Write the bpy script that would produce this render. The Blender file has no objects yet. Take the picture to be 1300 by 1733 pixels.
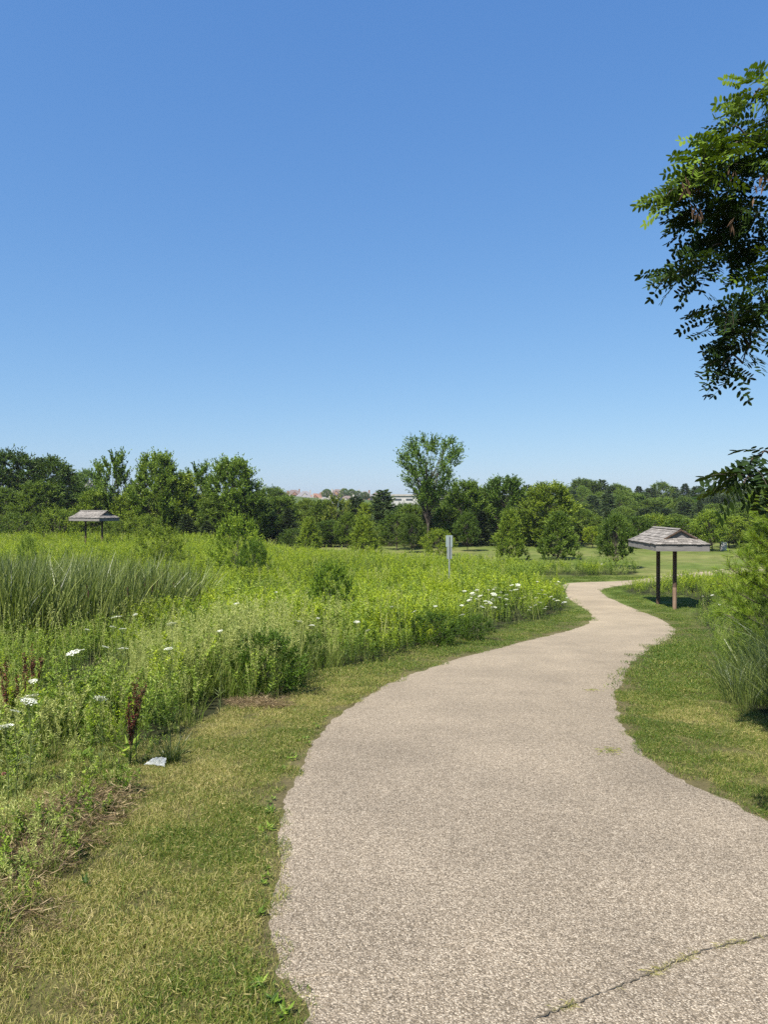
import bpy, math, random
import numpy as np
R = math.radians
rng = np.random.default_rng(11)
random.seed(5)
SC = bpy.context.scene
COL = SC.collection

# ------------------------------------------------------------------ camera
EYE = 1.6
cam_d = bpy.data.cameras.new('camera')
cam = bpy.data.objects.new('camera', cam_d); COL.objects.link(cam)
cam_d.sensor_fit = 'VERTICAL'; cam_d.sensor_height = 36.0; cam_d.lens = 26.0
cam_d.clip_start = 0.05; cam_d.clip_end = 6000
cam.location = (0, 0, EYE)
PITCH = math.atan(10.5/1251)
cam.rotation_euler = (math.pi/2 - PITCH, 0, 0)
SC.camera = cam

# ------------------------------------------------------------------ sky and sun
SUN_EL = 53.0
SAX, SAY = -0.60, -0.80                     # horizontal direction towards the sun
w = bpy.data.worlds.new('World'); SC.world = w; w.use_nodes = True
nt = w.node_tree; nt.nodes.clear()
sky = nt.nodes.new('ShaderNodeTexSky'); sky.sky_type = 'NISHITA'; sky.sun_disc = False
sky.sun_elevation = R(SUN_EL); sky.sun_rotation = math.atan2(SAX, SAY)
sky.altitude = 100; sky.air_density = 1.0; sky.dust_density = 0.6; sky.ozone_density = 2.2
bg = nt.nodes.new('ShaderNodeBackground'); bg.inputs['Strength'].default_value = 0.11
wo = nt.nodes.new('ShaderNodeOutputWorld')
# the sky's own colour balance, per channel
ss = nt.nodes.new('ShaderNodeSeparateColor'); sc_ = nt.nodes.new('ShaderNodeCombineColor'); nt.links.new(sky.outputs[0], ss.inputs[0])
for ch, (A_, g_) in enumerate(((.775, .875), (.862, .665), (1.010, .406))):
    pw_ = nt.nodes.new('ShaderNodeMath'); pw_.operation = 'POWER'; nt.links.new(ss.outputs[ch], pw_.inputs[0]); pw_.inputs[1].default_value = g_
    mu_ = nt.nodes.new('ShaderNodeMath'); mu_.operation = 'MULTIPLY'; nt.links.new(pw_.outputs[0], mu_.inputs[0]); mu_.inputs[1].default_value = A_*.11**(g_-1)/2.144
    nt.links.new(mu_.outputs[0], sc_.inputs[ch])
nt.links.new(sc_.outputs[0], bg.inputs[0]); nt.links.new(bg.outputs[0], wo.inputs[0])
sl = bpy.data.lights.new('sun', 'SUN'); sl.energy = 5.0; sl.angle = R(0.53); sl.color = (1.0, 0.95, 0.87)
so = bpy.data.objects.new('sun', sl); COL.objects.link(so)
from mathutils import Vector, Matrix
sd = Vector((SAX*math.cos(R(SUN_EL)), SAY*math.cos(R(SUN_EL)), math.sin(R(SUN_EL))))
so.rotation_euler = sd.to_track_quat('Z', 'Y').to_euler(); so.location = (-20, -30, 60)
SC.view_settings.view_transform = 'Standard'; SC.view_settings.look = 'None'
SC.view_settings.exposure = 1.1; SC.view_settings.gamma = 1.0
SC.cycles.use_denoising = False; SC.cycles.use_adaptive_sampling = False; SC.cycles.sample_clamp_indirect = 4.0; SC.cycles.max_bounces = 6; SC.cycles.diffuse_bounces = 3; SC.cycles.transmission_bounces = 4
SC.cycles.transparent_max_bounces = 4

# ------------------------------------------------------------------ small maths
def hash2(ix, iy, s):
    h = (ix.astype(np.int64)*374761393 + iy.astype(np.int64)*668265263 + s*1442695041) & 0xffffffff
    h = ((h ^ (h >> 13))*1274126177) & 0xffffffff
    return ((h ^ (h >> 16)) & 0xffffff)/float(0xffffff)
def vnoise(x, y, s=0):
    x = np.asarray(x, float); y = np.asarray(y, float)
    ix = np.floor(x); iy = np.floor(y); fx = x-ix; fy = y-iy
    fx = fx*fx*(3-2*fx); fy = fy*fy*(3-2*fy)
    a = hash2(ix, iy, s); b = hash2(ix+1, iy, s); c = hash2(ix, iy+1, s); d = hash2(ix+1, iy+1, s)
    return (a*(1-fx)+b*fx)*(1-fy) + (c*(1-fx)+d*fx)*fy
def fbm(x, y, s=0):
    return (vnoise(x, y, s)+.5*vnoise(x*2.1, y*2.1, s+1)+.25*vnoise(x*4.3, y*4.3, s+2))/1.75
def sstep(a, b, x):
    t = np.clip((np.asarray(x, float)-a)/(b-a), 0, 1); return t*t*(3-2*t)
_yy = np.linspace(0, 60, 2401)
_sl = .08*(1-sstep(17, 29, _yy)); _bz = -np.concatenate([[0], np.cumsum((_sl[1:]+_sl[:-1])/2*(_yy[1]-_yy[0]))])
def H(x, y):
    x = np.asarray(x, float); y = np.asarray(y, float)
    z = np.interp(y, _yy, _bz)
    z = z + .5*sstep(-4, -17, x)*sstep(14, 40, y)
    z = z + 6.4*sstep(120, 400, y) + 3.0*sstep(20, 90, x)*sstep(70, 150, y) + 2.0*sstep(-15, -60, x)*sstep(70, 200, y)
    return z
def ray(px, py):
    dx = (px-650)/1251; dz = -(py-866.5)/1251
    dy = math.cos(PITCH)+dz*math.sin(PITCH); dz2 = dz*math.cos(PITCH)-math.sin(PITCH)
    return dx/dy, dz2/dy                       # per metre of depth
def G(px, py, up=0.0):
    """where the sight line through a point of the photograph meets the ground (or 'up' metres over it)"""
    rx, rz = ray(px, py)
    d = np.linspace(.8, 140, 14000)
    f = EYE + rz*d - (H(rx*d, d)+up)
    k = int(np.argmax(f < 0)) if (f < 0).any() else len(d)-1
    return (float(rx*d[k]), float(d[k]))
def inpoly(x, y, poly):
    x = np.asarray(x, float); y = np.asarray(y, float); r = np.zeros(x.shape, bool)
    n = len(poly); j = n-1
    for i in range(n):
        xi, yi = poly[i]; xj, yj = poly[j]
        c = ((yi > y) != (yj > y)) & (x < (xj-xi)*(y-yi)/((yj-yi) or 1e-9)+xi)
        r ^= c; j = i
    return r
def polydist(x, y, line):
    best = np.full(np.shape(x), 1e9)
    for (x0, y0), (x1, y1) in zip(line[:-1], line[1:]):
        dx, dy = x1-x0, y1-y0; L = dx*dx+dy*dy+1e-12
        t = np.clip(((x-x0)*dx+(y-y0)*dy)/L, 0, 1)
        best = np.minimum(best, np.hypot(x-(x0+t*dx), y-(y0+t*dy)))
    return best
def unit(a):
    return a/np.maximum(np.linalg.norm(a, axis=-1, keepdims=True), 1e-9)

# ------------------------------------------------------------------ mesh building
class MB:
    def __init__(s): s.V = []; s.F = []; s.v = []; s.m = []; s.n = 0
    def add(s, V, F, v=.5, m=0):
        V = np.asarray(V, float).reshape(-1, 3); F = np.asarray(F, int).reshape(-1, 4)
        s.V.append(V); s.F.append(F+s.n); s.n += len(V)
        s.v.append(np.broadcast_to(np.asarray(v, float), (len(F),)).copy())
        s.m.append(np.full(len(F), m)); return s
    def mesh(s, name, mats, smooth=False):
        V = np.concatenate(s.V); F = np.concatenate(s.F); v = np.concatenate(s.v); m = np.concatenate(s.m)
        me = bpy.data.meshes.new(name); nf = len(F)
        me.vertices.add(len(V)); me.vertices.foreach_set('co', V.astype(np.float32).ravel())
        me.loops.add(nf*4); me.loops.foreach_set('vertex_index', F.astype(np.int32).ravel())
        me.polygons.add(nf); me.polygons.foreach_set('loop_start', np.arange(0, nf*4, 4, dtype=np.int32))
        me.polygons.foreach_set('loop_total', np.full(nf, 4, np.int32))
        me.polygons.foreach_set('material_index', m.astype(np.int32))
        me.polygons.foreach_set('use_smooth', np.full(nf, bool(smooth)))
        a = me.attributes.new('v', 'FLOAT', 'FACE'); a.data.foreach_set('value', v.astype(np.float32))
        for x in (mats if isinstance(mats, (list, tuple)) else [mats]): me.materials.append(x)
        me.update(calc_edges=True); return me
    def box(s, c, size, rz=0, v=.5, m=0, M=None):
        sx, sy, sz = [k/2 for k in size]
        P = np.array([[x, y, z] for x in (-sx, sx) for y in (-sy, sy) for z in (-sz, sz)])
        if M is not None: P = P @ np.array(M).T
        cs, sn = math.cos(rz), math.sin(rz)
        P = np.stack([P[:, 0]*cs-P[:, 1]*sn, P[:, 0]*sn+P[:, 1]*cs, P[:, 2]], 1)+np.array(c)
        return s.add(P, [[0, 1, 3, 2], [4, 6, 7, 5], [0, 4, 5, 1], [2, 3, 7, 6], [0, 2, 6, 4], [1, 5, 7, 3]], v, m)
    def tube(s, pts, rad, k=6, v=.5, m=0, cap=True):
        pts = np.asarray(pts, float); n = len(pts); rad = np.broadcast_to(rad, (n,))
        T = unit(np.gradient(pts, axis=0)); up = np.array([.31, .95, .05]) if abs(T[0][2]) > .8 else np.array([0, 0, 1.])
        A = unit(np.cross(T, up)); B = np.cross(T, A); th = np.linspace(0, 2*np.pi, k, endpoint=False)
        V = pts[:, None]+rad[:, None, None]*(A[:, None]*np.cos(th)[None, :, None]+B[:, None]*np.sin(th)[None, :, None])
        F = [[i*k+j, i*k+(j+1) % k, (i+1)*k+(j+1) % k, (i+1)*k+j] for i in range(n-1) for j in range(k)]
        s.add(V.reshape(-1, 3), F, v, m)
        if cap:
            b = s.n; e = V[-1]; c = pts[-1]
            s.add(np.vstack([e, c[None]]), [[j, (j+1) % k, k, k] if False else [j, (j+1) % k, (j+2) % k if k == 4 else k, k][:3]+[k] if False else [j, (j+1) % k, k, j] for j in range(0)], v, m) if False else None
            if k % 2 == 0:
                s.add(e, [[0, i, i+1, i+2] for i in range(1, k-2, 2)], v, m)
        return s
    def leaves(s, P, D, L, W, v=.5, m=0, fold=.15, flat=None):
        """P base points, D directions, rhombic leaves; flat = preferred normal"""
        n = len(P); D = unit(D); L = np.broadcast_to(L, (n,))[:, None]; W = np.broadcast_to(W, (n,))[:, None]
        q = rng.normal(size=(n, 3)) if flat is None else np.asarray(flat)+rng.normal(size=(n, 3))*.25
        S = unit(np.cross(D, q)); N = np.cross(S, D)
        a = P; b = P+D*L*.45+S*W*.5+N*W*fold; c = P+D*L; d = P+D*L*.45-S*W*.5+N*W*fold
        V = np.stack([a, b, c, d], 1).reshape(-1, 3); F = np.arange(n*4).reshape(-1, 4)
        return s.add(V, F, v, m)
    def blades(s, P, L, Wd, az, lean, v=.5, m=0, face=None):
        n = len(P); L = np.broadcast_to(L, (n,)); Wd = np.broadcast_to(Wd, (n,)); lean = np.broadcast_to(lean, (n,))
        face = rng.uniform(0, np.pi, n) if face is None else face
        d = np.stack([np.cos(az), np.sin(az), np.zeros(n)], 1); sv = np.stack([np.cos(face), np.sin(face), np.zeros(n)], 1)
        out = []
        for t, ww in ((0, .8), (.35, 1), (.7, .75), (1, .08)):
            hgt = L*(t-.35*lean*t*t)
            c = P+d*(L*lean*t**1.8)[:, None]; c = c+np.stack([0*L, 0*L, hgt], 1)
            out += [c-sv*(Wd*ww/2)[:, None], c+sv*(Wd*ww/2)[:, None]]
        V = np.stack(out, 1).reshape(-1, 3); b = np.arange(n)[:, None]*8
        F = np.stack([b+np.array([0, 1, 3, 2]), b+np.array([2, 3, 5, 4]), b+np.array([4, 5, 7, 6])], 1).reshape(-1, 4)
        return s.add(V, F, np.repeat(np.broadcast_to(v, (n,)), 3), m)

def link(name, me, parent=None, loc=None, rz=0, scale=None):
    o = bpy.data.objects.new(name, me); COL.objects.link(o)
    if loc is not None: o.location = loc
    if rz: o.rotation_euler = (0, 0, rz)
    if scale is not None: o.scale = scale
    if parent is not None: o.parent = parent
    return o
def tag(o, label=None, cat=None, group=None, kind=None):
    if label: o['label'] = label
    if cat: o['category'] = cat
    if group: o['group'] = group
    if kind: o['kind'] = kind
    return o
def thing(name, label, cat, loc=(0, 0, 0), rz=0, group=None, scale=None):
    return tag(link(name, None, None, loc, rz, scale), label, cat, group)

ORD = ['first', 'second', 'third', 'fourth', 'fifth', 'sixth', 'seventh', 'eighth', 'ninth', 'tenth', 'eleventh', 'twelfth', 'thirteenth', 'fourteenth', 'fifteenth', 'sixteenth', 'seventeenth', 'eighteenth', 'nineteenth', 'twentieth']
def ordn(i):
    if i < 20: return ORD[i]
    t = ['twenty', 'thirty', 'forty', 'fifty', 'sixty', 'seventy'][(i+1)//10-2]
    return t[:-1]+'ieth' if (i+1) % 10 == 0 else t+'-'+ORD[(i+1) % 10-1]
ORDF = ordn

# ------------------------------------------------------------------ materials
def newmat(name):
    m = bpy.data.materials.new(name); m.use_nodes = True; n = m.node_tree; n.nodes.clear()
    o = n.nodes.new('ShaderNodeOutputMaterial'); return m, n, o
def ramp(n, stops, f=1.0):
    r = n.nodes.new('ShaderNodeValToRGB'); e = r.color_ramp.elements
    while len(e) < len(stops): e.new(.5)
    for k, (p, c) in zip(e, stops): k.position = p; k.color = (*[q*f for q in c], 1)
    return r
def leafmat(name, stops, trans=.3, rough=.55, rnd=.25, spec=.25):
    m, n, o = newmat(name); N = n.nodes; K = n.links
    at = N.new('ShaderNodeAttribute'); at.attribute_name = 'v'
    oi = N.new('ShaderNodeObjectInfo')
    a = N.new('ShaderNodeMath'); a.operation = 'SUBTRACT'; K.new(oi.outputs['Random'], a.inputs[0]); a.inputs[1].default_value = .5
    b = N.new('ShaderNodeMath'); b.operation = 'MULTIPLY_ADD'; K.new(a.outputs[0], b.inputs[0]); b.inputs[1].default_value = rnd; K.new(at.outputs['Fac'], b.inputs[2])
    r = ramp(n, stops, .84); K.new(b.outputs[0], r.inputs[0])
    mx = N.new('ShaderNodeMix'); mx.data_type = 'RGBA'; mx.blend_type = 'MULTIPLY'; mx.inputs[0].default_value = 1
    K.new(r.outputs[0], mx.inputs[6]); K.new(oi.outputs['Color'], mx.inputs[7])
    p = N.new('ShaderNodeBsdfPrincipled'); p.inputs['Roughness'].default_value = rough; p.inputs['Specular IOR Level'].default_value = spec
    K.new(mx.outputs[2], p.inputs['Base Color'])
    t = N.new('ShaderNodeBsdfTranslucent')
    t2 = N.new('ShaderNodeMix'); t2.data_type = 'RGBA'; t2.blend_type = 'MULTIPLY'; t2.inputs[0].default_value = 1
    K.new(mx.outputs[2], t2.inputs[6]); t2.inputs[7].default_value = (1.35, 1.35, .6, 1); K.new(t2.outputs[2], t.inputs[0])
    s = N.new('ShaderNodeMixShader'); s.inputs[0].default_value = trans
    K.new(p.outputs[0], s.inputs[1]); K.new(t.outputs[0], s.inputs[2]); K.new(s.outputs[0], o.inputs[0])
    return m
def plainmat(name, c1, c2, scale=6, rough=.85, stretch=(1, 1, 1), bump=.3, spec=.2, detail=6, useobj=True):
    m, n, o = newmat(name); N = n.nodes; K = n.links
    tc = N.new('ShaderNodeTexCoord'); mp = N.new('ShaderNodeMapping'); mp.inputs['Scale'].default_value = stretch
    K.new(tc.outputs['Object'], mp.inputs[0])
    nz = N.new('ShaderNodeTexNoise'); nz.inputs['Scale'].default_value = scale; nz.inputs['Detail'].default_value = detail; nz.inputs['Roughness'].default_value = .65
    K.new(mp.outputs[0], nz.inputs['Vector'])
    r = ramp(n, [(.3, c1), (.7, c2)], .85); K.new(nz.outputs['Fac'], r.inputs[0])
    at = N.new('ShaderNodeAttribute'); at.attribute_name = 'v'
    mu = N.new('ShaderNodeMath'); mu.operation = 'MULTIPLY_ADD'; K.new(at.outputs['Fac'], mu.inputs[0]); mu.inputs[1].default_value = .6; mu.inputs[2].default_value = .7
    mx = N.new('ShaderNodeVectorMath'); mx.operation = 'SCALE'; K.new(r.outputs[0], mx.inputs[0]); K.new(mu.outputs[0], mx.inputs['Scale'])
    p = N.new('ShaderNodeBsdfPrincipled'); p.inputs['Roughness'].default_value = rough; p.inputs['Specular IOR Level'].default_value = spec
    K.new(mx.outputs[0], p.inputs['Base Color'])
    if bump:
        b = N.new('ShaderNodeBump'); b.inputs['Strength'].default_value = bump; b.inputs['Distance'].default_value = .02
        K.new(nz.outputs['Fac'], b.inputs['Height']); K.new(b.outputs[0], p.inputs['Normal'])
    K.new(p.outputs[0], o.inputs[0]); return m

M_LAWN = leafmat('lawn_blades', [(0, (.05, .10, .010)), (.35, (.12, .18, .02)), (.6, (.25, .25, .055)), (1, (.50, .42, .18))], .3, .5, .22)
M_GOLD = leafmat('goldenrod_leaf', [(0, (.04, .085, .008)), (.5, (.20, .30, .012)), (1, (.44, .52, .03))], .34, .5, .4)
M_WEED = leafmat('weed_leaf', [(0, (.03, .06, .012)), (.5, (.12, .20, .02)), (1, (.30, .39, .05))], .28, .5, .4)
M_SEED = leafmat('seed_grass', [(0, (.05, .09, .015)), (.5, (.19, .26, .04)), (1, (.50, .52, .18))], .35, .5, .3)
M_CAT = leafmat('cattail_leaf', [(0, (.03, .055, .02)), (.5, (.125, .165, .033)), (1, (.38, .42, .13))], .3, .4, .35, .4)
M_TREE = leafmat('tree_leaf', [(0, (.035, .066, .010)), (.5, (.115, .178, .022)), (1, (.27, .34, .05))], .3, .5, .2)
M_NEEDLE = leafmat('conifer_needle', [(0, (.025, .048, .015)), (.5, (.065, .102, .03)), (1, (.15, .19, .06))], .15, .55, .2)
M_PINE = leafmat('pine_needle', [(0, (.07, .13, .014)), (.5, (.18, .28, .022)), (1, (.34, .43, .05))], .4, .5, .1)
M_LOC = leafmat("locust_leaf", [(0, (.010, .020, .005)), (.45, (.028, .055, .008)), (1, (.20, .30, .025))], .16, .6, .1, .12)
M_POD = plainmat('seed_pod', (.06, .035, .02), (.12, .075, .045))
M_BARK = plainmat('bark', (.05, .038, .028), (.12, .10, .08), 9, .9, (1, 1, .2), .6)
M_STEM = leafmat('plant_stem', [(0, (.05, .08, .02)), (1, (.16, .2, .06))], .1)
M_HEAD = plainmat('cattail_head', (.045, .025, .015), (.09, .05, .03), 30)
M_DOCK = leafmat('dock_seed', [(0, (.03, .008, .006)), (.6, (.085, .02, .013)), (1, (.20, .06, .03))], .1)
M_WHITE = leafmat('umbel_white', [(0, (.55, .58, .42)), (1, (.82, .82, .76))], .25, .7, 0)
M_PINK = leafmat('clover_pink', [(0, (.45, .16, .17)), (1, (.6, .3, .28))], .2)

# ------------------------------------------------------------------ layout of path, meadow, lawn
Lp = [(-.28, -6), (-.28, 0), (480, 1733), (455, 1640), (448, 1560), (458, 1470), (459, 1400), (470, 1350), (490, 1300), (512, 1265), (548, 1228), (602, 1185), (682, 1145), (770, 1115), (850, 1094), (930, 1075), (975, 1063), (993, 1055), (1000, 1046), (999, 1038), (985, 1028), (965, 1015), (957, 1003), (953, 993), (958, 987.5), (985, 985.5), (1060, 983), (1110, 977), (1160, 970.5), (1200, 967), (20.6, 41.2), (34, 43.5)]
Rp = [(3.15, -6), (3.0, 0), (2.85, 1.8), (2.7, 3.0), (2.6, 3.8), (1300, 1384), (1262, 1362), (1222, 1344), (1180, 1325), (1120, 1290), (1080, 1255), (1058, 1215), (1050, 1185), (1056, 1155), (1075, 1120), (1105, 1098), (1135, 1081), (1144, 1073), (1146, 1067), (1138, 1058), (1115, 1045), (1075, 1030), (1035, 1013), (1021, 1004), (1020, 999), (1030, 995), (1062, 990), (1112, 985), (1162, 978), (1203, 974.5), (20.8, 38.3), (34, 40.3)]
tow = lambda p: G(*p) if p[1] > 60 else p
def catmull(P, n):
    P = np.array(P, float); P = np.vstack([2*P[0]-P[1], P, 2*P[-1]-P[-2]]); out = []
    for i in range(1, len(P)-2):
        for t in np.linspace(0, 1, n, endpoint=False):
            a, b, c, d = P[i-1:i+3]
            out.append(.5*((2*b)+(-a+c)*t+(2*a-5*b+4*c-d)*t*t+(-a+3*b-3*c+d)*t**3))
    out.append(P[-2]); return np.array(out)
LE = catmull([tow(p) for p in Lp], 24); RE = catmull([tow(p) for p in Rp], 24)
def rag(E, s, sgn):
    T = unit(np.gradient(E, axis=0)); Nn = np.stack([-T[:, 1], T[:, 0]], 1)
    k = (fbm(E[:, 0]*6, E[:, 1]*6, s)-.5)*.10+(fbm(E[:, 0]*1.3, E[:, 1]*1.3, s+7)-.5)*.10
    return E+Nn*k[:, None]
LE = rag(LE, 3, 1); RE = rag(RE, 9, -1)
PATH = [tuple(p) for p in LE[::4]]+[tuple(p) for p in RE[::-4]]
PEDGE_L = [tuple(p) for p in LE[::8]]; PEDGE_R = [tuple(p) for p in RE[::8]]

MEADOW = [G(-60, 1490), G(0, 1425), G(60, 1395), G(120, 1350), G(200, 1300), G(290, 1262), G(345, 1215), G(400, 1198), G(480, 1188), G(540, 1142), G(650, 1117), G(760, 1087), G(850, 1062), G(925, 1047), G(955, 1037), G(964, 1027), G(955, 1012), (6.6, 30.5), (7.1, 33.5), (7.2, 36.5), (4.5, 40), (0, 44), (-6, 49), (-12, 57), (-45, 60), (-45, 0), (-6, 0)]
STRIP = [(7.0, 36.6), (9.6, 36.1), (11.7, 36.5), (12.8, 37.6), (13.2, 38.6), (11.5, 39.3), (9, 39.2), (4.5, 40.2)]
ROUGH = [G(1300, 1222), G(1225, 1185), G(1212, 1120), G(1208, 1075), G(1180, 1048), G(1172, 1036), G(1180, 1024), G(1168, 1009), (10.4, 28.0), (9.7, 28.7), (9.8, 30.6), (10.8, 31.9), (12.7, 33.0), (15.2, 35.0), (18, 37), (34, 38.5), (34, 3), (6.5, 3.8)]
CATTAIL = [(-30, 11.6), (-9, 12.2), (-6.3, 13.0), (-5.1, 14.8), (-4.7, 18), (-5.2, 21), (-9, 23.5), (-30, 25)]

# ------------------------------------------------------------------ ground sheet
def axis(n, span, b): u = np.linspace(-1, 1, n); return span*np.sinh(b*u)/np.sinh(b)
gx = axis(520, 2600, 9); gy = axis(620, 2600, 9)
X, Y = np.meshgrid(gx, gy); Z = H(X, Y)
near = (Y > -8) & (Y < 62) & (abs(X) < 46)
mead = inpoly(X, Y, MEADOW) | inpoly(X, Y, STRIP) | inpoly(X, Y, ROUGH)
pd = np.minimum(polydist(X, Y, PEDGE_L), polydist(X, Y, PEDGE_R))
dry = fbm(X*1.1, Y*1.1, 21); dry2 = fbm(X*.22, Y*.22, 5)
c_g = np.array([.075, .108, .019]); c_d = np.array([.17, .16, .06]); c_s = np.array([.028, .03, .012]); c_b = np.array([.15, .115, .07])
def lerp(a, b, t): return a*(1-t[..., None])+b*t[..., None]
gc = lerp(np.broadcast_to(c_g, X.shape+(3,)), c_d, np.clip((dry*.6+dry2*.6-.42)*1.6, 0, .75))
gc = lerp(gc, np.array([.085, .072, .03]), (.85*(Y < 26)*(1-sstep(18, 26, Y))))
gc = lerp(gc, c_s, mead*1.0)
gc = lerp(gc, c_b, np.clip(.8-pd/.25, 0, 1)*(Y < 45)*.45*(fbm(X*2, Y*2, 301) > .45))
gc = lerp(gc, np.array([.05, .075, .02]), sstep(75, 120, Y)*.8)
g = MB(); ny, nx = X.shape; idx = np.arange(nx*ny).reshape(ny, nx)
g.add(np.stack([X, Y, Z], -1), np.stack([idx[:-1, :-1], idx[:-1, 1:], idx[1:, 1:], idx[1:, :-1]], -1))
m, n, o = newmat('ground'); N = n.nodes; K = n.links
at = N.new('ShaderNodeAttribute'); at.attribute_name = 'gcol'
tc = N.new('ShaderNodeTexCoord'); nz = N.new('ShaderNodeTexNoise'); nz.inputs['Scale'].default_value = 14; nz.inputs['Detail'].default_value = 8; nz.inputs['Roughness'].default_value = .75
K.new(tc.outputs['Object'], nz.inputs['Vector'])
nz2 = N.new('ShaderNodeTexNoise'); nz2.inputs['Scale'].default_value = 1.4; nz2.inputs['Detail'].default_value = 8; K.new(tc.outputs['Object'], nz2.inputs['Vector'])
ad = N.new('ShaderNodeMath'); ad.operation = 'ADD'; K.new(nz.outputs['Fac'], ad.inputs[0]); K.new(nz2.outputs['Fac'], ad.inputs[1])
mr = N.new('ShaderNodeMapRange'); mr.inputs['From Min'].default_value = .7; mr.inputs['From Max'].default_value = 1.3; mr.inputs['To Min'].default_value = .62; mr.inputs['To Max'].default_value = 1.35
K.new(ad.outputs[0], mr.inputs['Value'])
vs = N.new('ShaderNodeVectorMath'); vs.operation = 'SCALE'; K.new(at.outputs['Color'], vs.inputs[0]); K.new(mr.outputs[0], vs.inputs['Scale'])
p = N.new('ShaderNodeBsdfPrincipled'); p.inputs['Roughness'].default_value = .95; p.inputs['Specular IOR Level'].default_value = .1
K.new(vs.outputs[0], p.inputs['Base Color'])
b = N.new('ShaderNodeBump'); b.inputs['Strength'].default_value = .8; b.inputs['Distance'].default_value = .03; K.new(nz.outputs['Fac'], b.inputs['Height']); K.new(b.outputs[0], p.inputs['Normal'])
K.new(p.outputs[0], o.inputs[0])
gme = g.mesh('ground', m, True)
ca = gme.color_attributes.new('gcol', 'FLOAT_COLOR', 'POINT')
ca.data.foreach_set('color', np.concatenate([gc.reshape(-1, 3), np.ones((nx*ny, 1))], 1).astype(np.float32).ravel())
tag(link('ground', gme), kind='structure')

# ------------------------------------------------------------------ the path
def pathmat():
    m, n, o = newmat('chip_seal'); N = n.nodes; K = n.links
    tc = N.new('ShaderNodeTexCoord')
    vo = N.new('ShaderNodeTexVoronoi'); vo.inputs['Scale'].default_value = 150; vo.inputs['Randomness'].default_value = 1
    K.new(tc.outputs['Object'], vo.inputs['Vector'])
    sp = N.new('ShaderNodeSeparateColor'); K.new(vo.outputs['Color'], sp.inputs[0])
    r = ramp(n, [(0, (.135, .115, .087)), (.25, (.21, .179, .134)), (.5, (.295, .255, .197)), (.75, (.36, .315, .25)), (1, (.54, .49, .40))]); K.new(sp.outputs[0], r.inputs[0])
    rg = ramp(n, [(.25, (1, 1, 1)), (.62, (.62, .59, .54))]); K.new(vo.outputs['Distance'], rg.inputs[0])
    mx = N.new('ShaderNodeMix'); mx.data_type = 'RGBA'; mx.blend_type = 'MULTIPLY'; mx.inputs[0].default_value = .9; K.new(r.outputs[0], mx.inputs[6]); K.new(rg.outputs[0], mx.inputs[7])
    nz = N.new('ShaderNodeTexNoise'); nz.inputs['Scale'].default_value = .9; nz.inputs['Detail'].default_value = 9; nz.inputs['Roughness'].default_value = .6; K.new(tc.outputs['Object'], nz.inputs['Vector'])
    mr = N.new('ShaderNodeMapRange'); mr.inputs['From Min'].default_value = .3; mr.inputs['From Max'].default_value = .7; mr.inputs['To Min'].default_value = .80; mr.inputs['To Max'].default_value = 1.12; K.new(nz.outputs['Fac'], mr.inputs['Value'])
    n3 = N.new('ShaderNodeTexNoise'); n3.inputs['Scale'].default_value = 30; n3.inputs['Detail'].default_value = 4; K.new(tc.outputs['Object'], n3.inputs['Vector'])
    m3 = N.new('ShaderNodeMapRange'); m3.inputs['From Min'].default_value = .3; m3.inputs['From Max'].default_value = .7; m3.inputs['To Min'].default_value = .85; m3.inputs['To Max'].default_value = 1.15; K.new(n3.outputs['Fac'], m3.inputs['Value'])
    mm = N.new('ShaderNodeMath'); mm.operation = 'MULTIPLY'; K.new(mr.outputs[0], mm.inputs[0]); K.new(m3.outputs[0], mm.inputs[1])
    # dust worn into the surface further down the trail
    sx = N.new('ShaderNodeSeparateXYZ'); K.new(tc.outputs['Object'], sx.inputs[0])
    my = N.new('ShaderNodeMapRange'); my.inputs['From Min'].default_value = 5; my.inputs['From Max'].default_value = 20; my.inputs['To Min'].default_value = 0; my.inputs['To Max'].default_value = .75; K.new(sx.outputs['Y'], my.inputs['Value'])
    du = N.new('ShaderNodeMix'); du.data_type = 'RGBA'; K.new(my.outputs[0], du.inputs[0]); K.new(mx.outputs[2], du.inputs[6]); du.inputs[7].default_value = (.31, .262, .182, 1)
    wm = N.new('ShaderNodeVectorMath'); wm.operation = 'MULTIPLY'; wm.inputs[1].default_value = (.945, .905, .87); K.new(du.outputs[2], wm.inputs[0])
    vs = N.new('ShaderNodeVectorMath'); vs.operation = 'SCALE'; K.new(wm.outputs[0], vs.inputs[0]); K.new(mm.outputs[0], vs.inputs['Scale'])
    p = N.new('ShaderNodeBsdfPrincipled'); p.inputs['Roughness'].default_value = .85; p.inputs['Specular IOR Level'].default_value = .25; K.new(vs.outputs[0], p.inputs['Base Color'])
    iv = N.new('ShaderNodeMath'); iv.operation = 'MULTIPLY'; iv.inputs[1].default_value = -1; K.new(vo.outputs['Distance'], iv.inputs[0])
    b = N.new('ShaderNodeBump'); b.inputs['Strength'].default_value = .75; b.inputs['Distance'].default_value = .006; K.new(iv.outputs[0], b.inputs['Height']); K.new(b.outputs[0], p.inputs['Normal'])
    K.new(p.outputs[0], o.inputs[0]); return m
M_PATH = pathmat()
nc = 17; T = np.linspace(0, 1, nc)
PX = LE[:, None, :]*(1-T[None, :, None])+RE[:, None, :]*T[None, :, None]
crown = .02*(1-(2*T-1)**2)
PZ = H(PX[..., 0], PX[..., 1])+.014+crown[None]
PZ[:, 0] -= .02; PZ[:, -1] -= .02
pm = MB(); idx = np.arange(len(LE)*nc).reshape(len(LE), nc)
pm.add(np.concatenate([PX, PZ[..., None]], -1), np.stack([idx[:-1, :-1], idx[:-1, 1:], idx[1:, 1:], idx[1:, :-1]], -1))
tag(link('path', pm.mesh('path', M_PATH, True)), kind='structure')
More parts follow.
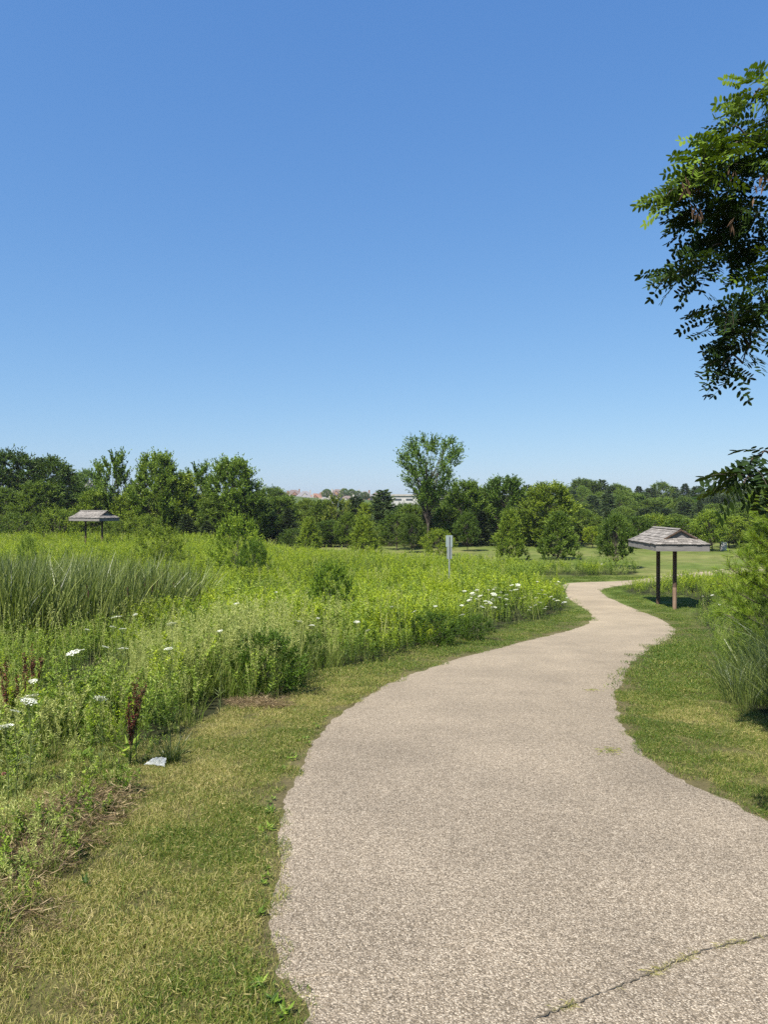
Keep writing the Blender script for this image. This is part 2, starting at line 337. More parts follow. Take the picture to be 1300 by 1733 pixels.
def ph(x, y): return H(x, y)+.014+.018
# crack across the near corner of the path
cr = catmull([G(900, 1745), G(985, 1712), G(1060, 1682), G(1130, 1652), G(1200, 1622), G(1300, 1598), (2.2, 3.35), (2.7, 3.5)], 14)
T2 = unit(np.gradient(cr, axis=0)); N2 = np.stack([-T2[:, 1], T2[:, 0]], 1)
jj = (rng.random(len(cr))-.5)*.014; wd = .0008+.0045*rng.random(len(cr))*np.clip((fbm(cr[:, 0]*7, cr[:, 1]*7, 12)-.36)*5, .1, 1)
A = cr+N2*(jj+wd)[:, None]; B = cr+N2*(jj-wd)[:, None]
cm = MB(); V = np.concatenate([np.c_[A, ph(A[:, 0], A[:, 1])+.006], np.c_[B, ph(B[:, 0], B[:, 1])+.006]]); k = len(cr)
cm.add(V, [[i, i+1, k+i+1, k+i] for i in range(k-1)])
M_CRACK = plainmat('crack_dirt', (.06, .05, .036), (.13, .11, .075), 40)
tag(link('path_crack', cm.mesh('path_crack', M_CRACK)), kind='structure')

# ------------------------------------------------------------------ scattering of plant cover ("stuff")
def gn_group():
    ng = bpy.data.node_groups.new('scatter', 'GeometryNodeTree')
    ng.interface.new_socket('Geometry', in_out='INPUT', socket_type='NodeSocketGeometry')
    ng.interface.new_socket('Geometry', in_out='OUTPUT', socket_type='NodeSocketGeometry')
    return ng
def scatter(name, label, cat, P, rot, scl, idx, protos, kind='stuff'):
    n = len(P); me = bpy.data.meshes.new(name); me.vertices.add(n); me.vertices.foreach_set('co', np.asarray(P, np.float32).ravel())
    a = me.attributes.new('rot', 'FLOAT_VECTOR', 'POINT'); a.data.foreach_set('vector', np.asarray(rot, np.float32).ravel())
    a = me.attributes.new('scl', 'FLOAT_VECTOR', 'POINT')
    scl = np.asarray(scl, float); scl = np.repeat(scl[:, None], 3, 1) if scl.ndim == 1 else scl
    a.data.foreach_set('vector', scl.astype(np.float32).ravel())
    a = me.attributes.new('idx', 'INT', 'POINT'); a.data.foreach_set('value', np.asarray(idx, np.int32))
    c = bpy.data.collections.new(name+'_kinds')
    for i, pmh in enumerate(protos): c.objects.link(bpy.data.objects.new('%s_kind_%02d' % (name, i), pmh))
    ob = link(name, me); tag(ob, label, cat, kind=kind)
    ng = gn_group(); N = ng.nodes; K = ng.links
    gi = N.new('NodeGroupInput'); go = N.new('NodeGroupOutput'); ip = N.new('GeometryNodeInstanceOnPoints'); ci = N.new('GeometryNodeCollectionInfo')
    ci.inputs['Collection'].default_value = c; ci.inputs['Separate Children'].default_value = True; ci.inputs['Reset Children'].default_value = True
    def na(nm, ty): q = N.new('GeometryNodeInputNamedAttribute'); q.data_type = ty; q.inputs['Name'].default_value = nm; return q.outputs['Attribute']
    K.new(gi.outputs[0], ip.inputs['Points']); K.new(ci.outputs[0], ip.inputs['Instance']); ip.inputs['Pick Instance'].default_value = True
    K.new(na('idx', 'INT'), ip.inputs['Instance Index']); K.new(na('rot', 'FLOAT_VECTOR'), ip.inputs['Rotation']); K.new(na('scl', 'FLOAT_VECTOR'), ip.inputs['Scale'])
    K.new(ip.outputs[0], go.inputs[0])
    md = ob.modifiers.new('scatter', 'NODES'); md.node_group = ng
    return ob
def sample(poly, dens, pad=0, cond=None):
    """points in polygon thinned with distance: dens(x,y) points per square metre"""
    P = np.array(poly); x0, y0 = P.min(0)-pad; x1, y1 = P.max(0)+pad
    x0 = max(x0, -45); y1 = min(y1, 62)
    dmax = 0; xs = []; ys = []
    gx_ = np.arange(x0, x1, 1.); gy_ = np.arange(y0, y1, 1.)
    GX, GY = np.meshgrid(gx_, gy_); D = np.broadcast_to(dens(GX+.5, GY+.5), GX.shape); D = D*(abs(GX) < 3.5+abs(GY)*.62+0)
    cnt = rng.poisson(np.maximum(D, 0))
    xs = np.repeat(GX.ravel(), cnt.ravel())+rng.random(cnt.sum()); ys = np.repeat(GY.ravel(), cnt.ravel())+rng.random(cnt.sum())
    k = inpoly(xs, ys, poly)
    if cond is not None: k &= cond(xs, ys)
    return xs[k], ys[k]
def place(name, label, cat, xs, ys, protos, smin=.8, smax=1.2, tilt=.12, idx=None, zs=None, sc=None, off=0.0):
    n = len(xs); P = np.c_[xs, ys, H(xs, ys)+off]
    rot = np.c_[rng.normal(0, tilt, n), rng.normal(0, tilt, n), rng.uniform(0, 6.28, n)]
    s = rng.uniform(smin, smax, n) if sc is None else sc
    S = np.c_[s, s, s*(1 if zs is None else zs)]
    return scatter(name, label, cat, P, rot, S, rng.integers(0, len(protos), n) if idx is None else idx, protos)

# --- mown lawn
def lawn_patch(seed, nb, rad, vmean, vsd, lmin, lmax, wmm, lean=(.3, 1.5)):
    r = np.sqrt(rng.random(nb))*rad; a = rng.random(nb)*6.283
    P = np.c_[r*np.cos(a), r*np.sin(a), -.004*np.ones(nb)]
    L = rng.uniform(lmin, lmax, nb); v = np.clip(rng.normal(vmean, vsd, nb), 0, 1)
    mb = MB(); mb.blades(P, L, rng.uniform(.7, 1.3, nb)*wmm/1000, rng.random(nb)*6.283, rng.uniform(*lean, nb), v)
    k = rng.random(nb//16)*6.283; rr = np.sqrt(rng.random(nb//16))*rad        # dead bits lying flat
    D = np.c_[np.cos(k*7), np.sin(k*7), rng.normal(0, .15, nb//16)]
    mb.leaves(np.c_[rr*np.cos(k), rr*np.sin(k), rng.uniform(.004, .02, nb//16)], D, rng.uniform(.015, .045, nb//16), .0025, rng.uniform(.7, 1, nb//16))
    return mb.mesh('lawn_tuft', M_LAWN)
near_p = [lawn_patch(i, 520, .17, vm, .29, .012, .040, 2.5, (.15, 1.3)) for i, vm in enumerate((.16, .3, .3, .42, .42, .55, .55, .72))]
far_p = [lawn_patch(i+20, 330, .36, vm, .22, .02, .045, 6.0) for i, vm in enumerate((.16, .26, .34, .42, .5))]
def edist(x, y): return np.minimum(polydist(x, y, PEDGE_L), polydist(x, y, PEDGE_R))
def notpath(x, y): return ~inpoly(x, y, PATH)
allveg = lambda x, y: inpoly(x, y, MEADOW) | inpoly(x, y, ROUGH) | inpoly(x, y, STRIP)
LAWN = [(-9, 1.0), (9, 1.0), (16, 27), (14, 36), (3, 36), (-9, 12)]
def drymap(x, y):
    d = (fbm(x*2.6, y*2.6, 31)-.5)*1.0+(fbm(x*.6, y*.6, 44)-.5)*1.0+.38
    d = d+.17*(x < -.3)*(1-sstep(6, 13, y))+.16*((x < -.9) & (y < 3.9))
    e = np.minimum(polydist(x, y, PEDGE_L), polydist(x, y, PEDGE_R))
    d = d-.26*np.clip(1-e/.5, 0, 1)*(x > 0)-.14*np.clip(1-e/.5, 0, 1)*(x <= 0)
    d = d-.10*(y > 11)-.19*(x > 1)
    d = d+.12*np.exp(-((x-3.4)**2+(y-6.2)**2)/1.5)
    return d
xs, ys = sample(LAWN, lambda x, y: np.where(y < 5.5, 84, np.where(y < 12, 55, 0)), cond=lambda x, y: notpath(x, y) & (edist(x, y) > .035) & (rng.random(np.shape(x)) > sstep(8, 11.5, y)) & (~allveg(x, y) | ((x < 0) & (y < 6.5))))
d = drymap(xs, ys)+rng.normal(0, .07, len(xs))
place('mown_lawn', 'short half-dry mown grass nearest the camera on both sides of the path', 'grass', xs, ys, near_p, .75, 1.15, .1, idx=np.clip(np.round((d-.12)*11), 0, 7).astype(int))
xs, ys = sample(LAWN, lambda x, y: np.where(y < 7.5, 0, np.where(y < 16, 21, 12)), cond=lambda x, y: notpath(x, y) & (edist(x, y) > .10) & (rng.random(np.shape(x)) < sstep(7.5, 10.5, y)) & ~allveg(x, y))
d = drymap(xs, ys)+rng.normal(0, .06, len(xs))
place('mown_verge', 'mown green grass verge following the path downhill to the roofed stand', 'grass', xs, ys, far_p, .8, 1.2, .08, idx=np.clip(np.round((d-.14)*7), 0, 4).astype(int))

# --- meadow plants
def leafy_clump(ns, hmin, hmax, nl, ll, lw, spread, mat, vlow=.2, vhigh=.8, topbunch=.6, up=.7, stemr=.0025):
    mb = MB()
    for i in range(ns):
        a = rng.random()*6.28; r = spread*math.sqrt(rng.random()); h = rng.uniform(hmin, hmax)
        le = rng.normal(0, .18, 2); b0 = np.array([r*math.cos(a), r*math.sin(a), -.03])
        t = np.linspace(0, 1, 4); pts = b0+np.c_[le[0]*h*t**2+r*.3*math.cos(a)*t, le[1]*h*t**2+r*.3*math.sin(a)*t, h*t]
        mb.tube(pts, np.linspace(stemr*1.3, stemr*.6, 4), 3, .4, 1, cap=False)
        s = rng.random(nl)**topbunch*.98+.02; P = b0+np.c_[le[0]*h*s**2+r*.3*math.cos(a)*s, le[1]*h*s**2+r*.3*math.sin(a)*s, h*s]
        az = rng.random(nl)*6.28; D = np.c_[np.cos(az), np.sin(az), rng.normal(up, .35, nl)+.3*s]
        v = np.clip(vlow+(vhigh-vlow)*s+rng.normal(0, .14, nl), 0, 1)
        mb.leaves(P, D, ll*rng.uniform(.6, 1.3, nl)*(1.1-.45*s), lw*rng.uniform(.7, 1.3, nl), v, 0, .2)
    return mb.mesh('plant', [mat, M_STEM])
def seed_clump(ns, hmin, hmax, spread, vb=.45):
    mb = MB(); a = rng.random(ns*4)*6.28; r = spread*np.sqrt(rng.random(ns*4))
    P = np.c_[r*np.cos(a), r*np.sin(a), 0*a-.03]
    mb.blades(P, rng.uniform(hmin*.4, hmax*.8, ns*4), .006, a+rng.normal(0, .6, ns*4), rng.uniform(.1, .75, ns*4), np.clip(rng.normal(vb-.1, .15, ns*4), 0, 1))
    for i in range(ns):
        h = rng.uniform(hmin, hmax); le = rng.normal(0, .14, 2); b0 = P[i]
        t = np.linspace(0, 1, 4); pts = b0+np.c_[le[0]*h*t**2, le[1]*h*t**2, h*t]
        mb.tube(pts, .0014, 3, .75, 0, cap=False)
        k = 26; s = rng.uniform(.72, 1.0, k); Q = b0+np.c_[le[0]*h*s**2, le[1]*h*s**2, h*s]
        az = rng.random(k)*6.28; D = np.c_[np.cos(az)*.6, np.sin(az)*.6, rng.normal(.5, .4, k)]
        mb.leaves(Q+D*.01*rng.random((k, 1)), D, rng.uniform(.02, .05, k), .007, np.clip(rng.normal(vb+.4, .15, k), 0, 1), 0)
    return mb.mesh('grass_clump', [M_SEED, M_STEM])
def cattail_clump(ns, heads):
    mb = MB(); a = rng.random(ns)*6.28; r = .22*np.sqrt(rng.random(ns)); P = np.c_[r*np.cos(a), r*np.sin(a), 0*a-.05]
    mb.blades(P, rng.uniform(1.15, 1.75, ns), rng.uniform(.010, .018, ns), a, rng.uniform(.04, .5, ns), np.clip(rng.normal(.42, .24, ns), 0, 1))
    k = ns//3; mb.blades(P[:k], rng.uniform(.6, 1.1, k), .012, a[:k]+1, rng.uniform(.3, .9, k), np.clip(rng.normal(.7, .2, k), 0, 1))
    for i in range(heads):
        h = rng.uniform(.9, 1.1); x, y = rng.normal(0, .1, 2)
        mb.tube([[x, y, 0], [x, y, h]], .004, 4, .6, 0); mb.tube([[x, y, h-.02], [x, y, h], [x, y, h+.13], [x, y, h+.15]], [.004, .013, .013, .004], 6, .5, 1)
    return mb.mesh('cattail', [M_CAT, M_HEAD])
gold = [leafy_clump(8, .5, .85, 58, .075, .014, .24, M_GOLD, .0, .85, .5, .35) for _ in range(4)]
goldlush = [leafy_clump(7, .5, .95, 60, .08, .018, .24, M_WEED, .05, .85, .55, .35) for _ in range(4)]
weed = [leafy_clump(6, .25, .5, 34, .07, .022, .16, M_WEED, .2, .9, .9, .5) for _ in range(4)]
seed = [seed_clump(7, .55, .95, .16) for _ in range(4)]
seedlow = [seed_clump(6, .25, .5, .15, .5) for _ in range(3)]
cat = [cattail_clump(11, 0) for _ in range(9)]+[cattail_clump(8, 1)]

def edge_fade(x, y, line, dist, lo): return lo+(1-lo)*sstep(0, dist, polydist(x, y, line))
MLINE = MEADOW[:18]
def nocat(x, y): return ~inpoly(x, y, CATTAIL)
# how goldenrod, seed grass and low weeds share the meadow
def w_low(x, y): return (1-sstep(5.6, 8.2, y+.35*(x+2)))*(x < .5)
def w_seed(x, y): return np.exp(-(((x+2.3)/1.9)**2+((y-10.8)/2.6)**2))*2.0+.22*sstep(.5, .62, fbm(x*.35+7, y*.35, 88))
def w_gold(x, y): return np.clip(sstep(.36, .5, fbm(x*.16+3, y*.16, 61)+.22*sstep(12, 30, y)), 0, 1)*sstep(9, 15, y+.5*x)
dn = lambda y: np.clip(330/np.maximum(y, 6)**1.15, 5.5, 26)
def hmap(x, y):
    low = sstep(-1.2, -4.0, x+.12*(y-8))*(1-sstep(12, 15.5, y))
    return (.50+.55*fbm(x*.5, y*.5, 71)+.5*fbm(x*1.4, y*1.4, 73))*(1-.46*low)*(1+.22*np.exp(-((x-5)**2+(y-23)**2)/14))
bite = lambda x, y: polydist(x, y, MLINE) > .55*np.clip((fbm(x*1.5, y*1.5, 93)-.42)*3, 0, 1)
xs, ys = sample(MEADOW, lambda x, y: dn(y)*1.0, cond=lambda x, y: nocat(x, y) & bite(x, y) & ((fbm(x*.95, y*.95, 222) > .36) | (y > 34)))
r = rng.random(len(xs)); wl = w_low(xs, ys); ws = w_seed(xs, ys); wg = w_gold(xs, ys)
isl = r < wl; iss = ~isl & (rng.random(len(xs)) < np.minimum(ws*.75+.05, .9)); rest = ~isl & ~iss
isg = rest & (rng.random(len(xs)) < .10+.68*wg); isw = rest & ~isg
ef = edge_fade(xs, ys, MLINE, 1.0, .62)
nearkiosk = 1-.55*np.exp(-(((xs+19.6)/3.0)**2+((ys-49)/3.0)**2))
def put(name, label, cat_, mask, protos, smin, smax, k=1.0):
    x, y = xs[mask], ys[mask]; s = rng.uniform(smin, smax, len(x))*hmap(x, y)*ef[mask]*nearkiosk[mask]*k
    return place(name, label, cat_, x, y, protos, sc=s, tilt=.1)
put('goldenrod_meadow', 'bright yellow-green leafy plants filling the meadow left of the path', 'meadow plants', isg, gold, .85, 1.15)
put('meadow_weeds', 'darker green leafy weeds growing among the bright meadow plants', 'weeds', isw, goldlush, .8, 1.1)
put('meadow_seed_grass', 'pale feathery seeding grass in the near part of the meadow', 'grass', iss, seed, .9, 1.2)
xl, yl = sample(MEADOW, lambda x, y: 34*w_low(x, y)+6*(y < 9), cond=nocat)
s = rng.uniform(.65, 1.1, len(xl))*edge_fade(xl, yl, MLINE, 1.0, .3)*(.75+.25*sstep(5, 8, yl))
half = rng.random(len(xl)) < .36
place('low_weeds', 'low leafy weeds at the left front edge of the meadow', 'weeds', xl[half], yl[half], weed, sc=s[half])
place('rough_grass', 'unmown rough grass at the left front edge of the meadow', 'grass', xl[~half], yl[~half], seedlow, sc=s[~half]*1.1)
xs2, ys2 = sample(CATTAIL, lambda x, y: np.where(y < 17, 24, 16))
place('cattail_bed', 'dense blue-green cattail reeds standing at the left side of the meadow', 'reeds', xs2, ys2, cat, 1.0, 1.32, .07)
xt, yt = sample(MEADOW, lambda x, y: np.clip(13/np.maximum(y, 6), 0, 1.4)*(y < 24), cond=lambda x, y: nocat(x, y) & (y > 7))
def stalks(n):
    mb = MB()
    for i in range(n):
        a = rng.random()*6.28; h = rng.uniform(.7, 1.15); l_ = rng.normal(0, .12, 2); p0 = np.array([.1*math.cos(a), .1*math.sin(a), 0])
        mb.tube([p0, p0+[l_[0]*.4*h, l_[1]*.4*h, .55*h], p0+[l_[0]*h, l_[1]*h, h]], [.003, .0025, .0015], 3, .9, cap=False)
        k = 30; s_ = rng.uniform(.75, 1, k)[:, None]; D = rng.normal(size=(k, 3))+[0, 0, .8]; mb.leaves(p0+np.array([l_[0]*h, l_[1]*h, h])*s_, D, .03, .008, rng.uniform(.7, 1, k))
    return mb.mesh('stalk', [M_SEED])
place('dry_stalks', 'thin dry straw-coloured stalks sticking up through the meadow', 'dead stems', xt, yt, [stalks(2) for _ in range(4)], .8, 1.15, .1)
# sparse low weeds running out into the lawn at the left edge
FR = [G(-80, 1690), G(0, 1610), G(95, 1490), G(170, 1405), G(240, 1325), G(300, 1275), G(200, 1290), G(60, 1385), G(-80, 1440)]
FX, FY = G(267, 1299)
xf, yf = sample(FR, lambda x, y: 44+0*x, cond=lambda x, y: np.hypot(x-FX, y-FY+.10) > .30); q_ = rng.random(len(xf))
place('fringe_weeds', 'ragged low weeds thinning out into the lawn at the lower left', 'weeds', xf[q_ < .45], yf[q_ < .45], weed, sc=rng.uniform(.22, .6, (q_ < .45).sum()))
place('fringe_grass', 'ragged uncut grass thinning out into the lawn at the lower left', 'grass', xf[q_ >= .45], yf[q_ >= .45], seedlow, sc=rng.uniform(.3, .75, (q_ >= .45).sum()))
M_DEAD = leafmat('dead_grass', [(0, (.06, .035, .02)), (.5, (.20, .14, .07)), (1, (.42, .33, .18))], .15)
def thatch():
    mb = MB(); n = 170; a = rng.random(n)*6.28; r_ = .16*np.sqrt(rng.random(n)); th = rng.random(n)*6.28
    mb.leaves(np.c_[r_*np.cos(a), r_*np.sin(a), rng.uniform(.005, .07, n)], np.c_[np.cos(th), np.sin(th), rng.normal(.1, .4, n)], rng.uniform(.04, .13, n), rng.uniform(.003, .006, n), rng.random(n), 0); return mb.mesh('thatch', [M_DEAD])
th_ = [thatch() for _ in range(3)]
FX, FY = G(267, 1299)
xf, yf = sample(FR, lambda x, y: 34+0*x, cond=lambda x, y: (fbm(x*1.6, y*1.6, 123) > .46) & (np.hypot(x-FX, y-FY+.08) > .34))
place('dead_thatch', 'brown matted dead grass between the weeds and the lawn at the lower left', 'dead grass', xf, yf, th_, .7, 1.2, .1)
hx, hy = G(440, 1196); q_ = rng.normal(0, .16, (26, 2))*(1.5, .7)
xd, yd = sample([G(-60, 1800), G(-60, 1480), G(60, 1520), G(150, 1560), G(190, 1700), G(160, 1800)], lambda x, y: 30+0*x, cond=lambda x, y: fbm(x*2.2, y*2.2, 133) > .5)
place('dry_patch', 'straw-brown burnt patch in the mown grass at the bottom left corner', 'dead grass', xd, yd, th_, .35, .6, .1)
place('hay_heap', 'small heap of cut hay at the edge of the meadow below the dark bush', 'hay', hx+q_[:, 0], hy+q_[:, 1], th_, .5, .9, .2, off=.02)
# strip of wildflowers beyond the path
xs2, ys2 = sample(STRIP, lambda x, y: 9+0*x)
place('far_weed_strip', 'low greyish weeds in a strip beyond the far bend of the path', 'weeds', xs2, ys2, goldlush[:2]+seedlow+gold[:1], .6, .95, .1)
# rough growth right of the path
def in_clump(x, y): return np.exp(-(((x-5.0)/1.5)**2+((y-8.3)/1.9)**2)) > .42
xs2, ys2 = sample(ROUGH, lambda x, y: np.clip(380/np.maximum(y, 6)**1.12, 7, 26), cond=lambda x, y: ~in_clump(x, y))
e = .45+.55*sstep(0, 1.6, polydist(xs2, ys2, ROUGH[:15])); q = rng.random(len(xs2)); bk = ys2 > 27
g1 = (q < .55) & bk; g2 = ~g1 & (q < .75); g3 = ~g1 & ~g2
place('right_goldenrod', 'yellow-green leafy plants behind the right roofed stand', 'meadow plants', xs2[g1], ys2[g1], gold, sc=rng.uniform(.75, 1.05, g1.sum())*e[g1]*(1-.6*sstep(29.5, 34, ys2[g1])*sstep(12.6, 14.4, xs2[g1])))
place('right_weeds', 'mixed green weeds between the right roofed stand and the pine', 'weeds', xs2[g2], ys2[g2], goldlush+weed, sc=rng.uniform(.6, .9, g2.sum())*e[g2])
place('right_seed_grass', 'loose seeding grass along the right edge of the mown verge', 'grass', xs2[g3], ys2[g3], seed+seedlow, sc=rng.uniform(.6, .95, g3.sum())*e[g3])
def tall_tuft(n, hmin, hmax, wmm, vb, mat):
    mb = MB(); a = rng.random(n)*6.28; r = .2*np.sqrt(rng.random(n)); P = np.c_[r*np.cos(a), r*np.sin(a), 0*a-.03]
    mb.blades(P, rng.uniform(hmin, hmax, n), wmm/1000, a, rng.uniform(.12, .8, n), np.clip(rng.normal(vb, .2, n), 0, 1)); return mb.mesh('tuft', [mat])
tt = [tall_tuft(44, .5, 1.3, 6, .1, M_CAT) for _ in range(3)]+[tall_tuft(34, .4, .9, 6, .6, M_CAT), tall_tuft(30, .3, .8, 5, .4, M_SEED)]  # blades mostly tinted dark, in place of tree shade that misses them
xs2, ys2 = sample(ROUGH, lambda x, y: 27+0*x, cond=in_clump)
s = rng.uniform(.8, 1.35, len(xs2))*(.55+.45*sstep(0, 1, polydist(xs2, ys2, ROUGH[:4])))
place('tall_grass_clump', 'tall arching grass tinted dark as if shaded, right of the verge, below the pine', 'grass', xs2, ys2, tt, sc=s)
# grass in the crack, broadleaf weeds on the path edge, clippings on the path
ci = rng.random(230)*(len(cr)-1.01); c0_ = ci.astype(int); cp = cr[c0_]+(cr[c0_+1]-cr[c0_])*(ci-c0_)[:, None]+rng.normal(0, .008, (230, 2)); kk = fbm(cp[:, 0]*6.5, cp[:, 1]*6.5, 77) > .54; cp = cp[kk]
tiny = [lawn_patch(90+i, 22, .018, .55, .25, .004, .010, 1.5) for i in range(3)]
scatter('crack_grass', 'olive tufts of grass growing in the crack across the path', 'grass', np.c_[cp, ph(cp[:, 0], cp[:, 1])+.004], np.c_[np.zeros((len(cp), 2)), rng.random(len(cp))*6.28], rng.uniform(.6, 1.1, len(cp)), rng.integers(0, 3, len(cp)), tiny)
def rosette(n, L, W, mat, vb=.4, up=.35):
    mb = MB(); a = rng.random(n)*6.28; D = np.c_[np.cos(a), np.sin(a), rng.normal(up, .2, n)]
    P = np.c_[rng.normal(0, .015, (n, 2)), rng.uniform(0, .02, n)]
    mb.leaves(P, D, L*rng.uniform(.6, 1.2, n), W*rng.uniform(.7, 1.2, n), np.clip(rng.normal(vb, .15, n), 0, 1), 0, -.12, flat=(0, 0, 1)); return mb.mesh('rosette', [mat])
ros = [rosette(16, .06, .022, M_WEED, .35), rosette(12, .08, .03, M_WEED, .5)]
ei = rng.integers(24*2, 24*11, 44); ep = LE[ei]+np.c_[rng.normal(-.03, .03, 44), rng.normal(0, .03, 44)]; kk = fbm(ep[:, 0]*2, ep[:, 1]*2, 91) > .48; ep = ep[kk]
place('edge_weeds', 'small dark broadleaf weeds creeping over the left edge of the path', 'weeds', ep[:, 0], ep[:, 1], ros, .35, .7, .1, off=.012)
for nm, lab, c0, sx_, sy_, n_ in (('grass_clippings', 'olive patch of dry grass clippings on the path, nearer of two', G(1032, 1277), .07, .10, 120), ('grass_clippings', 'thin brown streak of dry clippings on the path, farther of two', G(1000, 1172), .10, .07, 60)):
    mb = MB(); q = rng.normal(size=(n_, 2))*(sx_, sy_)*.6; q[:, 0] += .4*q[:, 1]; q += c0; a = rng.random(n_)*6.28
    mb.leaves(np.c_[q, ph(q[:, 0], q[:, 1])+.004], np.c_[np.cos(a), np.sin(a), .05+0*a], rng.uniform(.02, .05, n_), .005, rng.uniform(.3, .75, n_), 0)
    tag(link(nm, mb.mesh(nm, M_LAWN)), lab, 'grass clippings', kind='stuff')

# ------------------------------------------------------------------ single plants in the foreground
def umbel_meshes(seed_, rad):
    h = MB(); n = 34
    for i in range(n):
        r = rad*math.sqrt((i+.5)/n); a = i*2.39996; c = np.array([r*math.cos(a), r*math.sin(a), .012+.16*rad*(1-(r/rad)**2)+rng.normal(0, .002)])
        rr = rad*.155*rng.uniform(.8, 1.15); th = np.linspace(0, 2*np.pi, 6, endpoint=False)+rng.random()
        V = np.vstack([c+np.c_[rr*np.cos(th), rr*np.sin(th), rng.normal(0, .0015, 6)], c+[0, 0, -.006]])
        h.add(V, [[0, 1, 2, 3], [0, 3, 4, 5]], rng.uniform(.4, 1)); h.add(V, [[0, 6, 3, 2]], .3)
    s = MB(); s.tube([[0, 0, -.9], [.02, 0, -.5], [0, 0, -.05]], [.0035, .003, .002], 4, .5)
    for i in range(16):
        a = i*.3927; s.tube([[0, 0, -.05], [rad*.75*math.cos(a), rad*.75*math.sin(a), .008]], .0009, 3, .6, cap=False)
    n = 26; z = rng.uniform(-.85, -.25, n); a = rng.random(n)*6.28
    s.leaves(np.c_[0*z, 0*z, z], np.c_[np.cos(a), np.sin(a), .6+0*a], rng.uniform(.04, .12, n), .006, .4)
    return h.mesh('flower_head', [M_WHITE]), s.mesh('stem', [M_STEM])
UM = [umbel_meshes(i, r) for i, r in enumerate((.042, .036, .030))]
def carrot(px, py, up, size, label, group=None, k=0):
    for q in range(14):
        x, y = G(px, py, up)
        if (inpoly([x], [y], MEADOW) | inpoly([x], [y], STRIP) | inpoly([x], [y], ROUGH))[0] or up < .3: break
        up -= .05
    z = float(H(x, y))+up
    hm, sm = UM[k % 3]
    t = thing('wild_carrot', label, 'wildflower', (x, y, z-up), rng.random()*6.28, group)
    s = size*1.25
    hd = link('flower_head', hm, t, (0, 0, up), 0, (s, s, s)); hd.rotation_euler = (rng.normal(.12, .2), rng.normal(0, .2), rng.random()*6)
    st = link('stem', sm, t, (0, 0, up), 0, (1, 1, up/.9)); return t
fg = [(197, 1047, 'large flat white umbel above the grass below the cattails, highest of a group of four'),
 (229, 1041, 'small white umbel just right of the large one below the cattails'),
 (190, 1063, 'white umbel directly under the large flat one below the cattails'),
 (207, 1066, 'thin white umbel tucked at the right under the large flat one'),
 (291, 1058, 'broad white umbel standing alone on the pale seeding grass'),
 (372, 1070, 'dim creamy umbel on the pale seed grass, right of the broad white one'),
 (124, 1108, 'flat white umbel at the left, in front of the cattails'),
 (138, 1102, 'thin sliver of a white umbel just behind the flat one before the cattails'),
 (177, 1097, 'small white umbel between two others over the low weeds'),
 (207, 1100, 'ragged white umbel over the low weeds with a nodding edge'),
 (285, 1100, 'pale half-open umbel in the middle of the seed grass'),
 (56, 1155, 'open lacy umbel right below the far red dock spikes'),
 (49, 1184, 'upper one of two big white umbels stacked at the left edge'),
 (48, 1191, 'lower one of two big white umbels stacked at the left edge'),
 (8, 1235, 'large white umbel cut by the left edge of the photo'),
 (169, 1185, 'thin pale umbel in the dark gap left of the near dock'),
 (24, 1206, 'tiny umbel below the stacked pair at the left edge'),
 (147, 1067, 'tiny umbel at the foot of the cattails'),
 (400, 1023, 'blurred pale umbel at the top of the seed grass'),
 (467, 1003, 'white umbel right of the seed grass, upper of a pair'),
 (468, 1021, 'white umbel right of the seed grass, lower of a pair'),
 (506, 1053, 'bright round umbel above the dark gap at the meadow edge'),
 (528, 1060, 'tilted white umbel just right of the dark gap at the meadow edge'),
 (538, 1047, 'small leaning umbel behind the tilted one'),
 (604, 1054, 'white umbel alone in the middle of the meadow edge'),
 (623, 1068, 'small umbel low on the meadow edge right of the lone one'),
 (663, 1028, 'white umbel on the green slope of the meadow, left of the double'),
 (702, 1036, 'pale umbel on the meadow in front of a dark hollow'),
 (737, 1027, 'white umbel over the darkest hollow of the meadow edge')]
for i, (px, py, lab) in enumerate(fg):
    up = .62 if py > 1150 else (.75 if py > 1090 else .92)
    big = 1.25 if i in (0, 4, 6, 12, 13, 14) else (.7 if i in (1, 3, 7, 16, 17, 23) else .95)
    carrot(px, py, up, big, lab, None, i)
CR = []
for i in range(60):
    px = rng.uniform(775, 962); py = 1003-(px-775)*.03+rng.normal(8, 15)
    if px < 830: py = max(py, 996)
    CR.append((px, min(max(py, 984), 1052-(px-775)*.06)))
CR.sort()
for i, (px, py) in enumerate(CR):
    carrot(px, py, .95, rng.uniform(.8, 1.55), 'white umbel, %s from the left in the crowd at the meadow tip' % ORDF(i), 'wild carrot crowd at the meadow tip', i)
for i, (px, py, lab) in enumerate([(1019, 955, 'wild carrot in the strip beyond the bend, left of the young tree'), (1047, 962, 'wild carrot at the foot of the young dark tree beyond the bend'), (1190, 1010, 'wild carrot right of the roofed stand, left of a pair'), (1206, 1008, 'wild carrot right of the roofed stand, right of a pair'), (1217, 1024, 'tiny wild carrot in weeds by the pine')]):
    carrot(px, py, .7, .9, lab, None, i)

